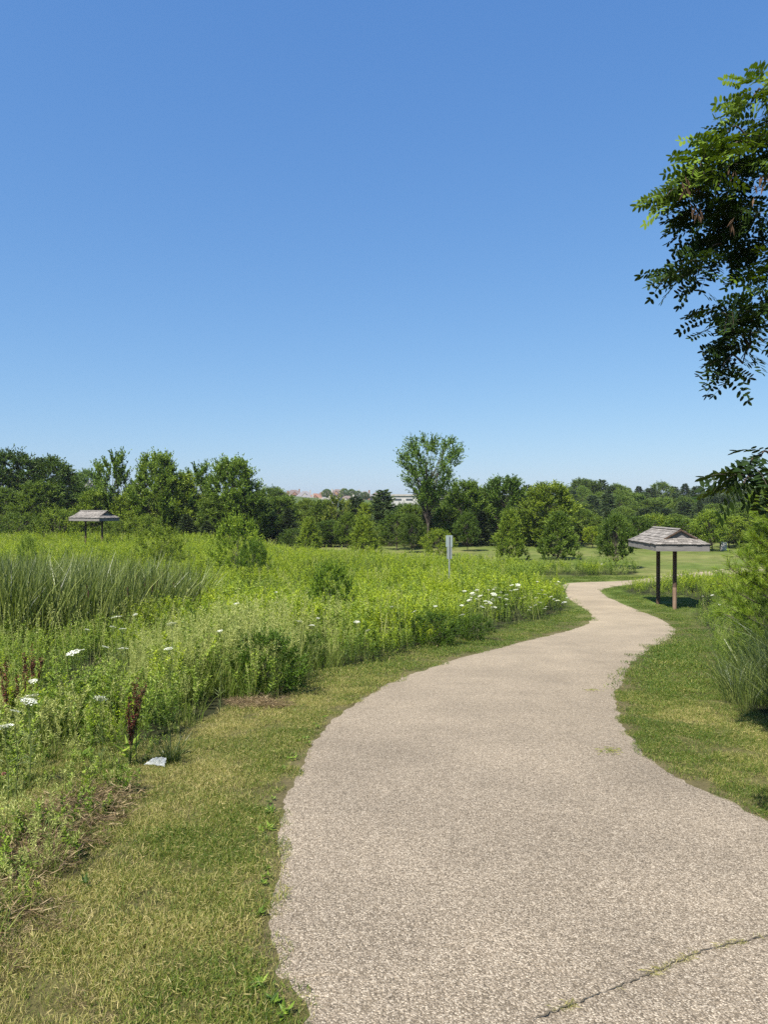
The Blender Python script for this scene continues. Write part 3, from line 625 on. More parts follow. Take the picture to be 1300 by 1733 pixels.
def dock(px, pyb, hgt, label, ns=4, k=1.):
    x, y = G(px, pyb); z = float(H(x, y)); t = thing('dock_plant', label, 'weed', (x, y, z))
    st = MB(); sd_ = MB(); lf = MB()
    for i in range(ns):
        le = rng.normal(0, .10, 2)*(i > 0); h = hgt*(1 if i == 0 else rng.uniform(.6, .95)); b0 = np.r_[rng.normal(0, .02, 2), 0]
        tt_ = np.linspace(0, 1, 5); pts = b0+np.c_[le[0]*h*tt_**1.5, le[1]*h*tt_**1.5, h*tt_]
        st.tube(pts, np.linspace(.005, .0015, 5), 4, .4)
        for j in range(int(9*h/.5)):
            s0 = rng.uniform(.38, .9); q = b0+np.array([le[0]*h*s0**1.5, le[1]*h*s0**1.5, h*s0]); a = rng.random()*6.28
            e_ = q+np.array([math.cos(a)*.03, math.sin(a)*.03, .09*(1.2-s0)+.03]); st.tube([q, e_], .0012, 3, .4, cap=False)
            m_ = 26; u_ = rng.random(m_)[:, None]; D = rng.normal(size=(m_, 3)); sd_.leaves(q+(e_-q)*u_+unit(D)*.004, D, .011*k, .010*k, rng.random(m_), 0)
        m_ = 120; s0 = rng.uniform(.4, 1, m_); Q = b0+np.c_[le[0]*h*s0**1.5, le[1]*h*s0**1.5, h*s0]; D = rng.normal(size=(m_, 3)); sd_.leaves(Q+unit(D)*.007, D, .013*k, .012*k, rng.random(m_), 0)
    n = 14; a = rng.random(n)*6.28; lf.leaves(np.c_[0*a, 0*a, rng.uniform(.0, .25*hgt, n)], np.c_[np.cos(a), np.sin(a), rng.normal(.4, .4, n)], rng.uniform(.1, .2, n)*k, .03, rng.uniform(.2, .9, n), 0)
    link('stem', st.mesh('stem', [M_STEM]), t); link('seed_spike', sd_.mesh('seed_spike', [M_DOCK]), t); link('leaf', lf.mesh('leaf', [M_WEED]), t)
dock(222, 1296, .70, 'tall rusty-brown dock seed spike nearest the plastic film', 5)
dock(12, 1262, .78, 'dark red dock spike at the left edge beside the white umbels', 3)
dock(56, 1222, .80, 'red dock spikes behind the lacy white umbel', 4)
dock(37, 1232, .74, 'faint thin brown dock spike between the other two at the left edge', 2)
x, y = G(289, 1292); mb = MB(); n = 170; a = rng.random(n)*6.28; r = .06*np.sqrt(rng.random(n))
mb.blades(np.c_[r*np.cos(a), r*np.sin(a), 0*a-.01], rng.uniform(.12, .33, n), .0045, a, rng.uniform(.15, 1.1, n), np.clip(rng.normal(.3, .2, n), 0, 1))
tag(link('grass_tuft', mb.mesh('grass_tuft', [M_CAT]), None, (x, y, float(H(x, y)))), 'dark blue-green arching grass tuft just above the plastic film', 'grass tuft')
# crumpled plastic film
def film():
    n = 16; u = np.linspace(-1, 1, n); U, V_ = np.meshgrid(u, u)
    xx = U*.072*(1-.25*V_); yy = V_*.035+.02*U; zz = .022+.028*fbm(U*2.2+5, V_*2.6, 3)-.012*(abs(U)**2)+.010*np.sin(U*9+V_*5)*fbm(U*5, V_*5, 8)
    mb = MB(); idx = np.arange(n*n).reshape(n, n)
    mb.add(np.stack([xx, yy, zz], -1), np.stack([idx[:-1, :-1], idx[:-1, 1:], idx[1:, 1:], idx[1:, :-1]], -1))
    m, nn, o = newmat('plastic_film'); p = nn.nodes.new('ShaderNodeBsdfPrincipled'); p.inputs['Base Color'].default_value = (.55, .58, .62, 1); p.inputs['Roughness'].default_value = .25
    p.inputs['Specular IOR Level'].default_value = .9; p.inputs['Alpha'].default_value = .38; nn.links.new(p.outputs[0], o.inputs[0])
    return mb.mesh('plastic_film', [m])
x, y = G(267, 1299); o_ = link('plastic_film', film(), None, (x, y, float(H(x, y))+.03)); o_.rotation_euler = (R(38), R(8), R(-24)); tag(o_, 'crumpled clear plastic film lying on the grass below the dock plant', 'litter')
x, y = G(6, 1350); z = float(H(x, y)); t = thing('red_clover', 'faded pink clover head at the left edge of the photo', 'wildflower', (x, y, z))
mb = MB(); D = rng.normal(size=(120, 3)); D[:, 2] = abs(D[:, 2]); mb.leaves(unit(D)*.004+[0, 0, .16], D, .014, .005, rng.random(120)); link('flower_head', mb.mesh('flower_head', [M_PINK]), t)
mb = MB(); mb.tube([[0, 0, 0], [0, 0, .16]], .0015, 4); link('stem', mb.mesh('stem', [M_STEM]), t)
# broad leaves low at the left
for i, (px, py, n_, L_, lab) in enumerate([(140, 1285, 16, .13, 'broad-leaved dark weed below the near dock plant'), (25, 1480, 14, .10, 'lush broad-leaved weed in the lawn at the left edge'), (150, 1500, 10, .06, 'small green weed in the near lawn left of the middle'), (175, 1372, 12, .09, 'dark leafy weed at the edge of the bare patch')]):
    x, y = G(px, py); tag(link('broadleaf_weed', rosette(n_, L_, L_*.42, M_WEED, .35, .5), None, (x, y, float(H(x, y))+.01)), lab, 'weed')
x, y = G(943, 1012); z = float(H(x, y)); t = thing('tall_stalk', 'single pale yellow-green stalk rising over the meadow tip by the path', 'weed', (x, y, z))
mb = MB(); mb.tube([[0, 0, 0], [.01, 0, .7], [0, 0, 1.35]], [.012, .009, .004], 5, .8); link('stem', mb.mesh('stem', [M_GOLD]), t)
mb = MB(); n = 150; s = rng.uniform(.3, 1.35, n); a = rng.random(n)*6.28; mb.leaves(np.c_[0*s, 0*s, s], np.c_[np.cos(a), np.sin(a), 1+0*a], .05*(1.5-s)+.015, .012, rng.uniform(.5, 1, n)); link('leaf', mb.mesh('leaf', [M_GOLD]), t)

# ------------------------------------------------------------------ roofed trail stands
M_SHAKE = plainmat('cedar_shake', (.125, .112, .098), (.285, .262, .235), 5, .9, (3, 3, 3), .6)
M_FASC = plainmat('weathered_board', (.125, .117, .108), (.235, .222, .208), 7, .85, (.4, 1, 5), .5)
M_POST = plainmat('dark_post', (.05, .032, .02), (.11, .07, .048), 9, .75, (3, 3, .4), .5)
M_POST_LIT = plainmat('sunlit_post', (.16, .10, .065), (.27, .19, .13), 9, .8, (3, 3, .4), .5)  # lighter copy of the post colour, painting sunlight below the roof's shadow
M_ROOFIN = plainmat('roof_boards', (.06, .05, .042), (.11, .095, .08), 6)
def kiosk(x, y, z, rz, label, hgt, lit_foot):
    """long axis along local y, gable ends at -y and +y; W wide"""
    W, L_, fh = 1.62, 3.0, .20; rise = .47; zt = hgt
    t = thing('trail_stand', label, 'shelter', (x, y, z), rz)
    for s, yy in ((-1, -.80), (1, .85)):
        mb = MB(); mb.tube([[0, yy, -.3], [0, yy, .66]], .066, 12, .5, 1 if (lit_foot and s < 0) else 0, cap=False); mb.tube([[0, yy, .66], [0, yy, hgt-.05]], .066, 12, .5, 0, cap=False)  # foot of the front post coloured as sunlit, the rest as shaded
        link('post', mb.mesh('post', [M_POST, M_POST_LIT], True), t)
    mb = MB(); mb.box((0, 0, hgt-.11), (.10, L_-.12, .14)); link('ridge_beam', mb.mesh('ridge_beam', [M_POST]), t)
    mb = MB()
    for yy in (-.80, .85): mb.box((0, yy, hgt-.09), (W-.1, .09, .12))
    link('cross_beam', mb.mesh('cross_beam', [M_POST]), t)
    for yy in (-L_/2, L_/2): mb = MB(); mb.box((0, yy, zt-fh/2), (W+.05, .045, fh)); link('fascia', mb.mesh('fascia', [M_FASC]), t)
    for xx in (-W/2, W/2): mb = MB(); mb.box((xx, 0, zt-fh/2-.001), (.038, L_-.04, fh-.004)); link('fascia', mb.mesh('fascia', [M_FASC]), t)
    # roof: hip below, small gable above
    hw = W/2+.05; hl = L_/2+.05; rz0 = zt+.004; k = .58; gw = hw*k; gz = rz0+rise*(1-k); rt = rz0+rise; gl = hl-.26
    deck = MB()
    A = [(-hw, -hl, rz0), (hw, -hl, rz0), (hw, hl, rz0), (-hw, hl, rz0)]; B_ = [(-gw, -gl, gz), (gw, -gl, gz), (gw, gl, gz), (-gw, gl, gz)]
    for i in range(4): j = (i+1) % 4; deck.add([A[i], A[j], B_[j], B_[i]], [[0, 1, 2, 3]])
    r0, r1 = (0, -gl-.06, rt), (0, gl+.06, rt)
    deck.add([(-gw, -gl, gz), r0, r1, (-gw, gl, gz)], [[0, 1, 2, 3]]); deck.add([(gw, gl, gz), r1, r0, (gw, -gl, gz)], [[0, 1, 2, 3]])
    roof = link('roof', deck.mesh('roof', [M_ROOFIN]), t)
    sh = MB()
    def shingle_face(a0, a1, b0, b1, rows):
        a0, a1, b0, b1 = [np.array(q, float) for q in (a0, a1, b0, b1)]
        nrm = np.cross(a1-a0, b0-a0); nrm /= np.linalg.norm(nrm); nrm = nrm*(1 if nrm[2] > 0 else -1)
        for r_ in range(rows):
            u0, u1 = r_/rows, min(1., (r_+1.35)/rows); l0, l1 = a0+(b0-a0)*u0, a1+(b1-a1)*u0; m0, m1 = a0+(b0-a0)*u1, a1+(b1-a1)*u1
            ln = np.linalg.norm(l1-l0); s_ = 0.
            while s_ < ln-.01:
                w_ = min(rng.uniform(.10, .22), ln-s_); f0, f1 = (s_+.004)/ln, (s_+w_-.004)/ln; s_ += w_
                q = [l0+(l1-l0)*f0, l0+(l1-l0)*f1, m0+(m1-m0)*f1, m0+(m1-m0)*f0]
                dwn = (l0-m0); dwn = dwn/np.linalg.norm(dwn)*rng.uniform(-.012, .012)
                th = rng.uniform(.022, .034); hi = [q[0]+nrm*th+dwn, q[1]+nrm*(th+rng.normal(0, .004))+dwn, q[2]+nrm*.010, q[3]+nrm*.010]; lo = [q[0]+nrm*.002+dwn, q[1]+nrm*.002+dwn, q[2]+nrm*.002, q[3]+nrm*.002]
                sh.add(hi+lo, [[0, 1, 2, 3], [0, 4, 5, 1], [0, 3, 7, 4], [1, 5, 6, 2]], rng.random())
    for i in range(4): j = (i+1) % 4; shingle_face(A[i], A[j], B_[i], B_[j], 3)
    shingle_face((-gw, -gl-.07, gz), (-gw, gl+.07, gz), (0, -gl-.07, rt), (0, gl+.07, rt), 3); shingle_face((gw, -gl-.07, gz), (gw, gl+.07, gz), (0, -gl-.07, rt), (0, gl+.07, rt), 3)
    so_ = link('shingles', sh.mesh('shingles', [M_SHAKE]), roof)
    rc = MB()
    for sx_ in (-1, 1):
        rc.add([(0, -gl-.08, rt+.045), (0, gl+.08, rt+.045), (sx_*.09, gl+.08, rt+.005), (sx_*.09, -gl-.08, rt+.005)], [[0, 1, 2, 3]], .3)
    link('ridge_cap', rc.mesh('ridge_cap', [M_SHAKE]), roof)
    for s in (-1, 1):
        gm = MB(); yy = s*(gl-.01); gm.add([(-gw, yy, gz), (gw, yy, gz), (0, yy, rt), (0, yy-.0*s, rt)], [[0, 1, 2, 3]]); go = link('gable', gm.mesh('gable', [M_FASC]), t)
        bb = MB()
        for sx_ in (-1, 1):
            p0 = np.array([sx_*(gw+.05), s*(gl+.055), gz-.02]); p1 = np.array([0, s*(gl+.055), rt+.02]); dz = np.array([0, 0, -.05]); dy = np.array([0, s*.02, 0])
            bb.add([p0, p1, p1+dz, p0+dz, p0+dy, p1+dy, p1+dz+dy, p0+dz+dy], [[0, 1, 2, 3], [4, 5, 6, 7], [0, 1, 5, 4], [3, 2, 6, 7]])
        link('barge_board', bb.mesh('barge_board', [M_POST]), t)
    return t
kx, ky = 9.53, 24.9
kiosk(kx, ky, -1.72, R(-2.5), 'weathered wooden two-post stand with shake roof beside the path on the right', 2.08, True)
kiosk(-19.75, 50.3, float(H(-19.75, 50.3)), math.atan2(-.49, .87)-math.pi/2+math.pi, 'distant wooden two-post roofed stand in the meadow on the left', 2.12, False)

# trail sign seen from behind
x, y = 28*ray(760.5, 900)[0], 28.0; z = float(H(x, y)); t = thing('trail_sign', 'blank grey backs of two stacked sign plates on a thin metal post in the meadow', 'sign', (x, y, z), R(-4))
M_METAL = plainmat('galvanised', (.17, .195, .195), (.23, .255, .255), 14, .7, bump=.05, spec=.2); M_METAL2 = plainmat('plate_back', (.20, .25, .25), (.25, .30, .295), 5, .7, bump=.03, spec=.2)
mb = MB(); mb.box((0, 0, 1.15), (.045, .03, 2.3)); link('post', mb.mesh('post', [M_METAL]), t)
mb = MB(); mb.box((0, .03, 2.1), (.25, .006, .44)); link('upper_plate', mb.mesh('upper_plate', [M_METAL2]), t)
mb = MB(); mb.box((.01, .03, 1.65), (.19, .006, .44)); link('lower_plate', mb.mesh('lower_plate', [M_METAL]), t)

# ------------------------------------------------------------------ trees
def trunk_tube(mb, h, r, wob=.03, k=7):
    t = np.linspace(0, 1, 7); p = np.c_[np.cumsum(rng.normal(0, wob, 7))*h*.2, np.cumsum(rng.normal(0, wob, 7))*h*.2, h*t]; p[0, :2] = 0; p[0, 2] = -.3
    mb.tube(p, r*(1-.8*t), k); return p
def broadleaf(Ht, Rr, cb, f, ncl, nsh0, nlf, leaf, cr_, up, tr=.09, stems=1, lean=0, flat=.25):
    tb = MB(); cw = MB(); tp = [trunk_tube(tb, Ht*.82, tr)]
    for s in range(stems-1):
        a = s*2.1+rng.random(); t = np.linspace(0, 1, 5); rr = Rr*.45; z0 = Ht*cb*.5
        tb.tube(np.c_[rr*np.cos(a)*t, rr*np.sin(a)*t, z0+(Ht*.75-z0)*t**.9], tr*.6*(1-.75*t), 5)
    P = []; D = []; vv = []; LL = []
    for i in range(ncl):
        t = (i+rng.random())/ncl; z = Ht*(cb+(1-cb)*.93*t); az = i*2.39996+rng.normal(0, .35)
        rad = Rr*f(t)*math.sqrt(rng.uniform(flat, 1))*(.82+.4*float(vnoise(az*1.3+9, t*4+Rr, 3)))
        c = np.array([rad*math.cos(az)+lean*t, rad*math.sin(az), z]); out = np.array([math.cos(az), math.sin(az), 0])*(.25+.75*rad/Rr)
        if rng.random() < .6:
            k = min(6, max(1, int((z/Ht-.15)*6))); b = tp[0][k].copy(); b[2] = max(Ht*cb*.6, min(b[2], z-rad*.5))
            mid = (b+c)/2+[0, 0, -.06*rad]; tb.tube([b, mid, c], [tr*.35, tr*.2, tr*.06], 4, cap=False)
        rc_ = cr_*rng.uniform(.7, 1.25); vo = rng.normal(0, .13)
        nsh = int(nsh0*1.3); d = unit(rng.normal(size=(nsh, 3))*.5+out*.9+np.array([0, 0, up*1.1])); ln = rc_*rng.uniform(.6, 1.55, nsh)
        s = rng.uniform(.1, 1, (nsh, nlf)); Q = c+d[:, None]*(ln[:, None]*s)[..., None]
        dd = d[:, None]*1.1+rng.normal(size=(nsh, nlf, 3))*.6
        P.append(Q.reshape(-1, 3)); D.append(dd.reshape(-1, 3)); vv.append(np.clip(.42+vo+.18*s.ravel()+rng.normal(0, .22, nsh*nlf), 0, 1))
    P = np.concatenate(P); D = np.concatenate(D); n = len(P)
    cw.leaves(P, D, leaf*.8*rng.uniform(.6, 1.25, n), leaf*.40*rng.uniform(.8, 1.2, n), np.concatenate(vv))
    return tb.mesh('trunk', [M_BARK], True), cw.mesh('crown', [M_TREE]), Ht, Rr
def conifer(Ht, Rr, nb, nt_, nl, nw, droop=.25, cb=.03, pw=.9, openf=1.0):
    tb = MB(); cw = MB(); trunk_tube(tb, Ht*.98, .09, .004); P = []; D = []; vv = []
    for i in range(nb):
        t = (i+rng.random())/nb; z = Ht*(cb+(1-cb)*t); az = i*2.39996+rng.normal(0, .3); L = Rr*((1-t)**pw+.04)*rng.uniform(.7, 1.12)
        o_ = np.array([math.cos(az), math.sin(az), 0]); sd2 = np.array([-o_[1], o_[0], 0])
        m_ = max(10, int(nt_*(.35+.65*L/Rr))); s = rng.random(m_)**.7; side = rng.choice([-1, 1], m_)*rng.random(m_)*(1-s*.75)*L*.35*openf
        Q = np.array([0, 0, z])+o_*(L*s)[:, None]+sd2*side[:, None]; Q[:, 2] += -droop*L*s+.12*L*s**3*2+rng.normal(0, .03, m_)
        P.append(Q); D.append(o_+sd2*np.sign(side)[:, None]*.7+np.c_[np.zeros((m_, 2)), rng.normal(-.1, .35, m_)]); vv.append(np.clip(.35+.3*s+rng.normal(0, .14, m_), 0, 1))
        if i % 3 == 0: tb.tube([[0, 0, z], [*(o_[:2]*L*.6), z-droop*L*.6]], [.02, .008], 4, cap=False)
    P = np.concatenate(P); D = np.concatenate(D); n = len(P)
    cw.leaves(P, D, nl*rng.uniform(.7, 1.3, n), nw*rng.uniform(.7, 1.3, n), np.concatenate(vv))
    return tb.mesh('trunk', [M_BARK], True), cw.mesh('crown', [M_NEEDLE]), Ht, Rr
egg = lambda t: (max(0., math.sin(math.pi*min(1, (t*.86+.14))))**.6)*(1.0 if t < .5 else 1)
upr = lambda t: (.55+.45*min(1, t*2.5))*(1-max(0, t-.45)/.55*.62)
rnd_ = lambda t: math.sqrt(max(0., 1-(2*t*.95-.9)**2))*.95+.05
vase = lambda t: (.22+.85*t**.9) if t < .72 else 1.0-(t-.72)*1.5
cone = lambda t: (1-t)**.7*.95+.08
KIND = {
 'maple': broadleaf(8, 2.6, .08, upr, 165, 12, 16, .25, .8, 1.3),
 'maple_b': broadleaf(8, 2.5, .06, lambda t: upr(t)*.97, 165, 12, 16, .24, .8, 1.0),
 'upshoot': broadleaf(8, 2.0, .12, upr, 60, 10, 18, .25, 1.05, 2.4, stems=5),
 'round': broadleaf(8, 3.2, .08, rnd_, 210, 12, 13, .24, .66, .35),
 'round_b': broadleaf(8, 3.4, .05, egg, 210, 12, 13, .24, .66, .3),
 'elm': broadleaf(9, 2.75, .36, vase, 115, 9, 15, .21, .95, .9, .11, 6, .35),
 'lawn': broadleaf(4.2, 1.6, .22, egg, 115, 12, 14, .15, .5, .9, .06),
 'lawn_b': broadleaf(4.2, 1.5, .26, rnd_, 90, 12, 13, .16, .42, .5, .06),
 'bushy': broadleaf(4.2, 1.5, .03, cone, 150, 12, 14, .15, .5, 1.2, .05, 3),
 'shrub': broadleaf(2.2, 1.3, .02, rnd_, 90, 11, 13, .09, .38, .7, .025, 4),
 'spruce': conifer(7, 2.0, 130, 130, .28, .08),
 'pine': conifer(8, 2.0, 80, 190, .34, .09, -.05, .10, .45, 1.7),
}
KW = {'bushy': 1.2, 'lawn': 1.2, 'lawn_b': 1.1, 'shrub': 1.0, 'elm': 1.02}
def tree(px, ytop, depth, wpx, kind, label, name='tree', cat_='tree', group=None, col=(1, 1, 1), rot=None):
    x = ray(px, 860)[0]*depth; z = float(H(x, depth)); zt = EYE+ray(px, ytop)[1]*depth
    tm, cm_, Ht, Rr = KIND[kind]; h = zt-z; w_ = wpx/1251*depth/2
    t = thing(name, label, cat_, (x, depth, z-.02), rng.random()*6.28 if rot is None else rot, group, (w_/Rr/KW.get(kind, .97), w_/Rr/KW.get(kind, .97), h/(Ht*1.03)))
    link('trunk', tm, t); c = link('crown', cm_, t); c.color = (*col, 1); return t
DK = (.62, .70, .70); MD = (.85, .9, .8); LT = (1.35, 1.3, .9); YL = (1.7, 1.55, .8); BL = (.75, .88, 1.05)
# left side
T_ = [
 (-45, 765, 66, 120, 'round', 'dark round tree cut by the left edge of the photo', DK),
 (20, 758, 66, 120, 'round', 'tallest dark tree at the far left, behind the reeds', (.5, .6, .62)),
 (85, 768, 68, 115, 'round_b', 'dark broad tree second from the left, sloping down towards the stand', (.52, .62, .62)),
 (10, 822, 62, 100, 'round_b', 'mid green tree low in front of the tallest dark tree', MD),
 (65, 815, 61, 80, 'maple_b', 'olive green upright tree in front of the dark pair on the left', MD),
 (112, 800, 72, 60, 'round', 'small green crown right of the dark trees on the left', (.9, .95, .75)),
 (148, 792, 120, 70, 'round_b', 'hazy grey-green tree far behind the left stand', (.8, .95, 1.0)),
 (30, 868, 58, 80, 'shrub', 'low bush under the left dark trees', MD),
 (100, 862, 58, 80, 'shrub', 'low olive bush directly left of the left stand', LT),
 (190, 771, 61, 74, 'upshoot', 'thin tree with separate upright shoots behind the left stand', (.95, 1.05, .95)),
 (160, 830, 60, 70, 'maple_b', 'yellow-green tree right behind the roof of the left stand', LT),
 (222, 835, 60, 70, 'maple', 'light green tree right of the left stand', LT),
 (266, 767, 60, 84, 'maple', 'tall upright tree with a double top, left of the trio', (1.05, 1.12, .95)),
 (300, 800, 61, 80, 'maple_b', 'olive tree filling the gap between the double-topped tree and its neighbour', LT),
 (332, 790, 62, 74, 'upshoot', 'tree with spiky upright top in the middle of the left row', (.8, .95, .9)),
 (395, 776, 60, 92, 'maple', 'tall upright tree at the right end of the left row', (.9, 1.0, .85)),
 (370, 840, 59, 70, 'maple_b', 'green tree low in front of the tall tree ending the left row', MD),
 (425, 830, 60, 70, 'maple_b', 'dark green tree on the right flank of the left row', DK),
 (315, 868, 58, 58, 'spruce', 'dark spruce skirt under the middle of the left row', (.9, .9, .9)),
 (350, 880, 57, 50, 'spruce', 'small dark spruce behind the meadow shrub', (.9, .9, .9)),
 (240, 872, 57, 60, 'shrub', 'bright bush under the double-topped tree', LT),
 (195, 880, 57, 50, 'shrub', 'round bush just right of the left stand', MD),
 (460, 822, 95, 70, 'round', 'grey-green tree below the far roofs, left end', (.95, 1.0, .9)),
 (455, 850, 62, 60, 'spruce', 'black-green spruce right of the left row', (.75, .75, .8)),
 (488, 858, 63, 56, 'spruce', 'second black-green spruce, under the far roofs', (.75, .75, .8)),
 (472, 840, 70, 70, 'maple_b', 'olive tree rising between the two dark spruces', MD),
 (520, 842, 74, 70, 'round_b', 'mid green tree below the orange far roofs', (.95, .95, .8)),
 (548, 846, 72, 50, 'maple', 'green tree beside the dry reddish one', MD),
 (572, 842, 70, 50, 'upshoot', 'thin half-dry tree left of the pines', (1.3, 1.15, 1.1)),
 (603, 838, 72, 52, 'pine', 'dark pine left of the pointed pine', DK),
 (627, 850, 70, 50, 'maple_b', 'olive tree between the two dark pines', LT),
 (649, 826, 68, 62, 'pine', 'pointed dark pine left of the tall elm', (.75, .85, .8)),
 (682, 850, 74, 56, 'round', 'grey-green tree between pine and elm', BL),
 (523, 876, 56, 50, 'bushy', 'bright bushy sapling at the back edge of the meadow, leftmost', LT),
 (500, 895, 60, 60, 'shrub', 'dark bush behind the leftmost sapling', DK),
 (560, 880, 62, 60, 'maple_b', 'dark rounded tree behind the saplings', DK),
 (588, 868, 54, 44, 'lawn', 'dark dense sapling beside the split bright one', MD),
 (615, 874, 53, 60, 'bushy', 'bright bushy sapling in the middle at the meadow back edge', LT),
 (672, 868, 58, 62, 'lawn_b', 'round young tree with bare trunk on the mown field, left', MD),
 (697, 872, 54, 50, 'lawn', 'dark young tree next to the round one on the mown field', (.65, .7, .62)),
 (742, 896, 51, 50, 'shrub', 'bright yellow-green bush at the foot of the elm', YL),
 (725, 736, 60, 112, 'elm', 'tall vase-shaped elm standing above all the trees', (.80, .95, .95)),
 (722, 862, 61, 66, 'spruce', 'dark evergreen mass around the foot of the elm', (.75, .8, .8)),
 (700, 850, 66, 60, 'round', 'dim rounded tree left behind the elm', MD),
 (757, 858, 64, 60, 'maple_b', 'olive tree right of the elm trunk', MD),
 (786, 814, 66, 76, 'maple', 'upright green tree right of the elm', (.85, .95, .8)),
 (822, 826, 70, 60, 'maple_b', 'dark tree between the two large right-hand trees', DK),
 (791, 868, 56, 46, 'lawn', 'slim dark young tree behind the sign on the mown field', (.65, .75, .65)),
 (816, 862, 64, 56, 'spruce', 'dark spruce behind the mown field, right of the sign', (.95, .9, .85)),
 (853, 808, 68, 92, 'maple', 'large dark green tree with feathery top right of the sign', (.62, .75, .7)),
 (893, 818, 78, 40, 'pine', 'dark pine tip behind the large feathery tree', DK),
 (862, 862, 46, 62, 'bushy', 'bright bushy tree down to the grass, right of the sign', (1.15, 1.15, .85)),
 (905, 868, 64, 60, 'round_b', 'olive low tree between the two bushy trees', MD),
 (928, 816, 62, 98, 'maple_b', 'broad light olive tree left of the far wood', (1.2, 1.15, .8)),
 (945, 868, 47.5, 76, 'bushy', 'dense bushy tree with dark foot near the path bend', (.88, .95, .8)),
 (985, 860, 66, 60, 'round', 'mid green tree beyond the mown field', MD),
 (1003, 890, 60, 34, 'lawn_b', 'small bright sapling on the mown field behind the young dark tree', YL),
 (1043, 872, 40.5, 72, 'lawn', 'young dark tree with thin trunk beside the strip of weeds', (.62, .72, .66)),
 (1075, 872, 60, 70, 'lawn_b', 'low dark spreading tree left of the right stand', (.6, .7, .6)),
 (1108, 868, 62, 76, 'round', 'bright green tree rising behind the right stand', LT),
 (1158, 876, 58, 80, 'lawn_b', 'low tree right behind the roof of the right stand', MD),
 (1201, 864, 56, 62, 'lawn', 'bright maple with sunlit top right of the right stand', (1.35, 1.35, 1.0)),
 (1140, 880, 68, 60, 'round_b', 'dim green tree behind the right stand', MD),
 (1235, 872, 60, 70, 'lawn_b', 'tree partly behind the pine on the right', LT),
 (1275, 850, 62, 90, 'round_b', 'broad tree hidden behind the pine', MD),
 (1040, 880, 70, 70, 'round', 'olive tree in front of the far wood, above the young dark tree', LT),
]
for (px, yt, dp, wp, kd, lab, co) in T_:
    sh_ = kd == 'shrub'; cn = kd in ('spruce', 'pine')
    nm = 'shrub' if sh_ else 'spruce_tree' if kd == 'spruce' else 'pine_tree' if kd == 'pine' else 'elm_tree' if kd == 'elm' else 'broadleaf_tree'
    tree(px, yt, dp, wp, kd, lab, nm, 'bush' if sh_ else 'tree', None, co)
# meadow shrubs
tree(402, 874, 33, 78, 'shrub', 'large bright green shrub standing in the meadow left of the centre', 'shrub', 'bush', None, (1.5, 1.5, .9))
tree(272, 892, 36, 72, 'shrub', 'rounded green shrub in the meadow below the left row of trees', 'shrub', 'bush', None, (1.25, 1.2, .8))
tree(558, 952, 17.5, 74, 'shrub', 'dark green leafy plant in the bright meadow in the middle', 'shrub', 'bush', None, (.8, .95, .6))
tree(46, 905, 27, 30, 'shrub', 'thin pale shrub with whitish flowers behind the reeds on the left', 'shrub', 'bush', None, (1.9, 1.8, 1.9))
tree(428, 915, 31, 50, 'shrub', 'low dark bush on the right flank of the large meadow shrub', 'shrub', 'bush', None, (.7, .85, .5))
tree(448, 1068, 9.1, 120, 'shrub', 'dark leafy bush bulging out at the near meadow edge above the hay heap', 'shrub', 'bush', None, (.55, .72, .5))
tree(528, 1072, 11.4, 50, 'shrub', 'shrub tinted dark for the shaded gap at the meadow edge beside the tilted white umbel', 'shrub', 'bush', None, (.5, .65, .5))  # dark shrub added where only a shaded slit opens between the plants
tree(736, 1036, 14.6, 80, 'shrub', 'shrub tinted dark for the shaded hollow of the meadow edge halfway along the path', 'shrub', 'bush', None, (.5, .65, .45))  # dark shrub added to stand for the deep shade of the hollow
tree(802, 1040, 15.6, 60, 'shrub', 'second dark bush of the meadow edge, nearer the tip', 'shrub', 'bush', None, (.55, .7, .45))
# far wood on the right and behind everything
tops = lambda px: np.interp(px, [950, 985, 1005, 1035, 1060, 1075, 1100, 1130, 1160, 1200, 1240, 1300, 1400, 1500], [822, 812, 812, 812, 818, 822, 821, 828, 824, 824, 822, 820, 815, 812])
shape = {'round': 'round', 'round_b': 'broad', 'maple_b': 'upright', 'pine': 'ragged pine', 'spruce': 'pointed spruce', 'shrub': 'low'}
def row(name, cat_, group, lst, where):
    """lst of (px, ytop, depth, width, kind, tint); each gets a label by look and its place counted from the left"""
    lst.sort(key=lambda q: q[0]); k = 0
    for (px, yt, dp, wp, kd, co) in lst:
        tone = 'dark' if co[1] < .82 else 'mid-green' if co[1] < 1.0 else 'light'
        if 0 <= px <= 1300: lab = '%s %s, %s from the left %s' % (tone, shape[kd]+(' '+cat_ if 'pine' not in shape[kd] and 'spruce' not in shape[kd] else ''), ordn(k), where); k += 1
        else: lab = '%s %s past the photo edge, %s' % (tone, cat_, where)
        tree(px, yt, dp, wp, kd, lab, name, cat_, group, co)
for rw, (dp, dy, n_, wh) in enumerate(((150, 0, 26, 'in the hindmost row of the far wood'), (128, 13, 24, 'in the third row of the far wood'), (108, 28, 20, 'in the second row of the far wood'), (92, 46, 16, 'in the front row of the far wood'))):
    L = []
    for i in range(n_):
        px = 955+(1480-955)*(i+.5*rng.random()+.25*rw)/n_; kd = ['round', 'pine', 'pine', 'spruce', 'maple_b', 'round_b'][int(rng.integers(0, 6))]
        if 1120 < px < 1260 and rw in (1, 2): kd = ['pine', 'spruce', 'pine', 'round'][int(rng.integers(0, 4))]
        v_ = rng.uniform(.66, 1.15); cn = kd in ('pine', 'spruce')
        L.append((px, float(tops(px))+dy+rng.normal(0, 5)-(5 if cn else 0), dp+rng.normal(0, 5), rng.uniform(30, 46)*(1.0 if cn else 1.3), kd, (v_*.95, v_, v_*1.1)))
    row('wood_tree', 'tree', 'trees of the far wood on the right', L, wh)
L = []
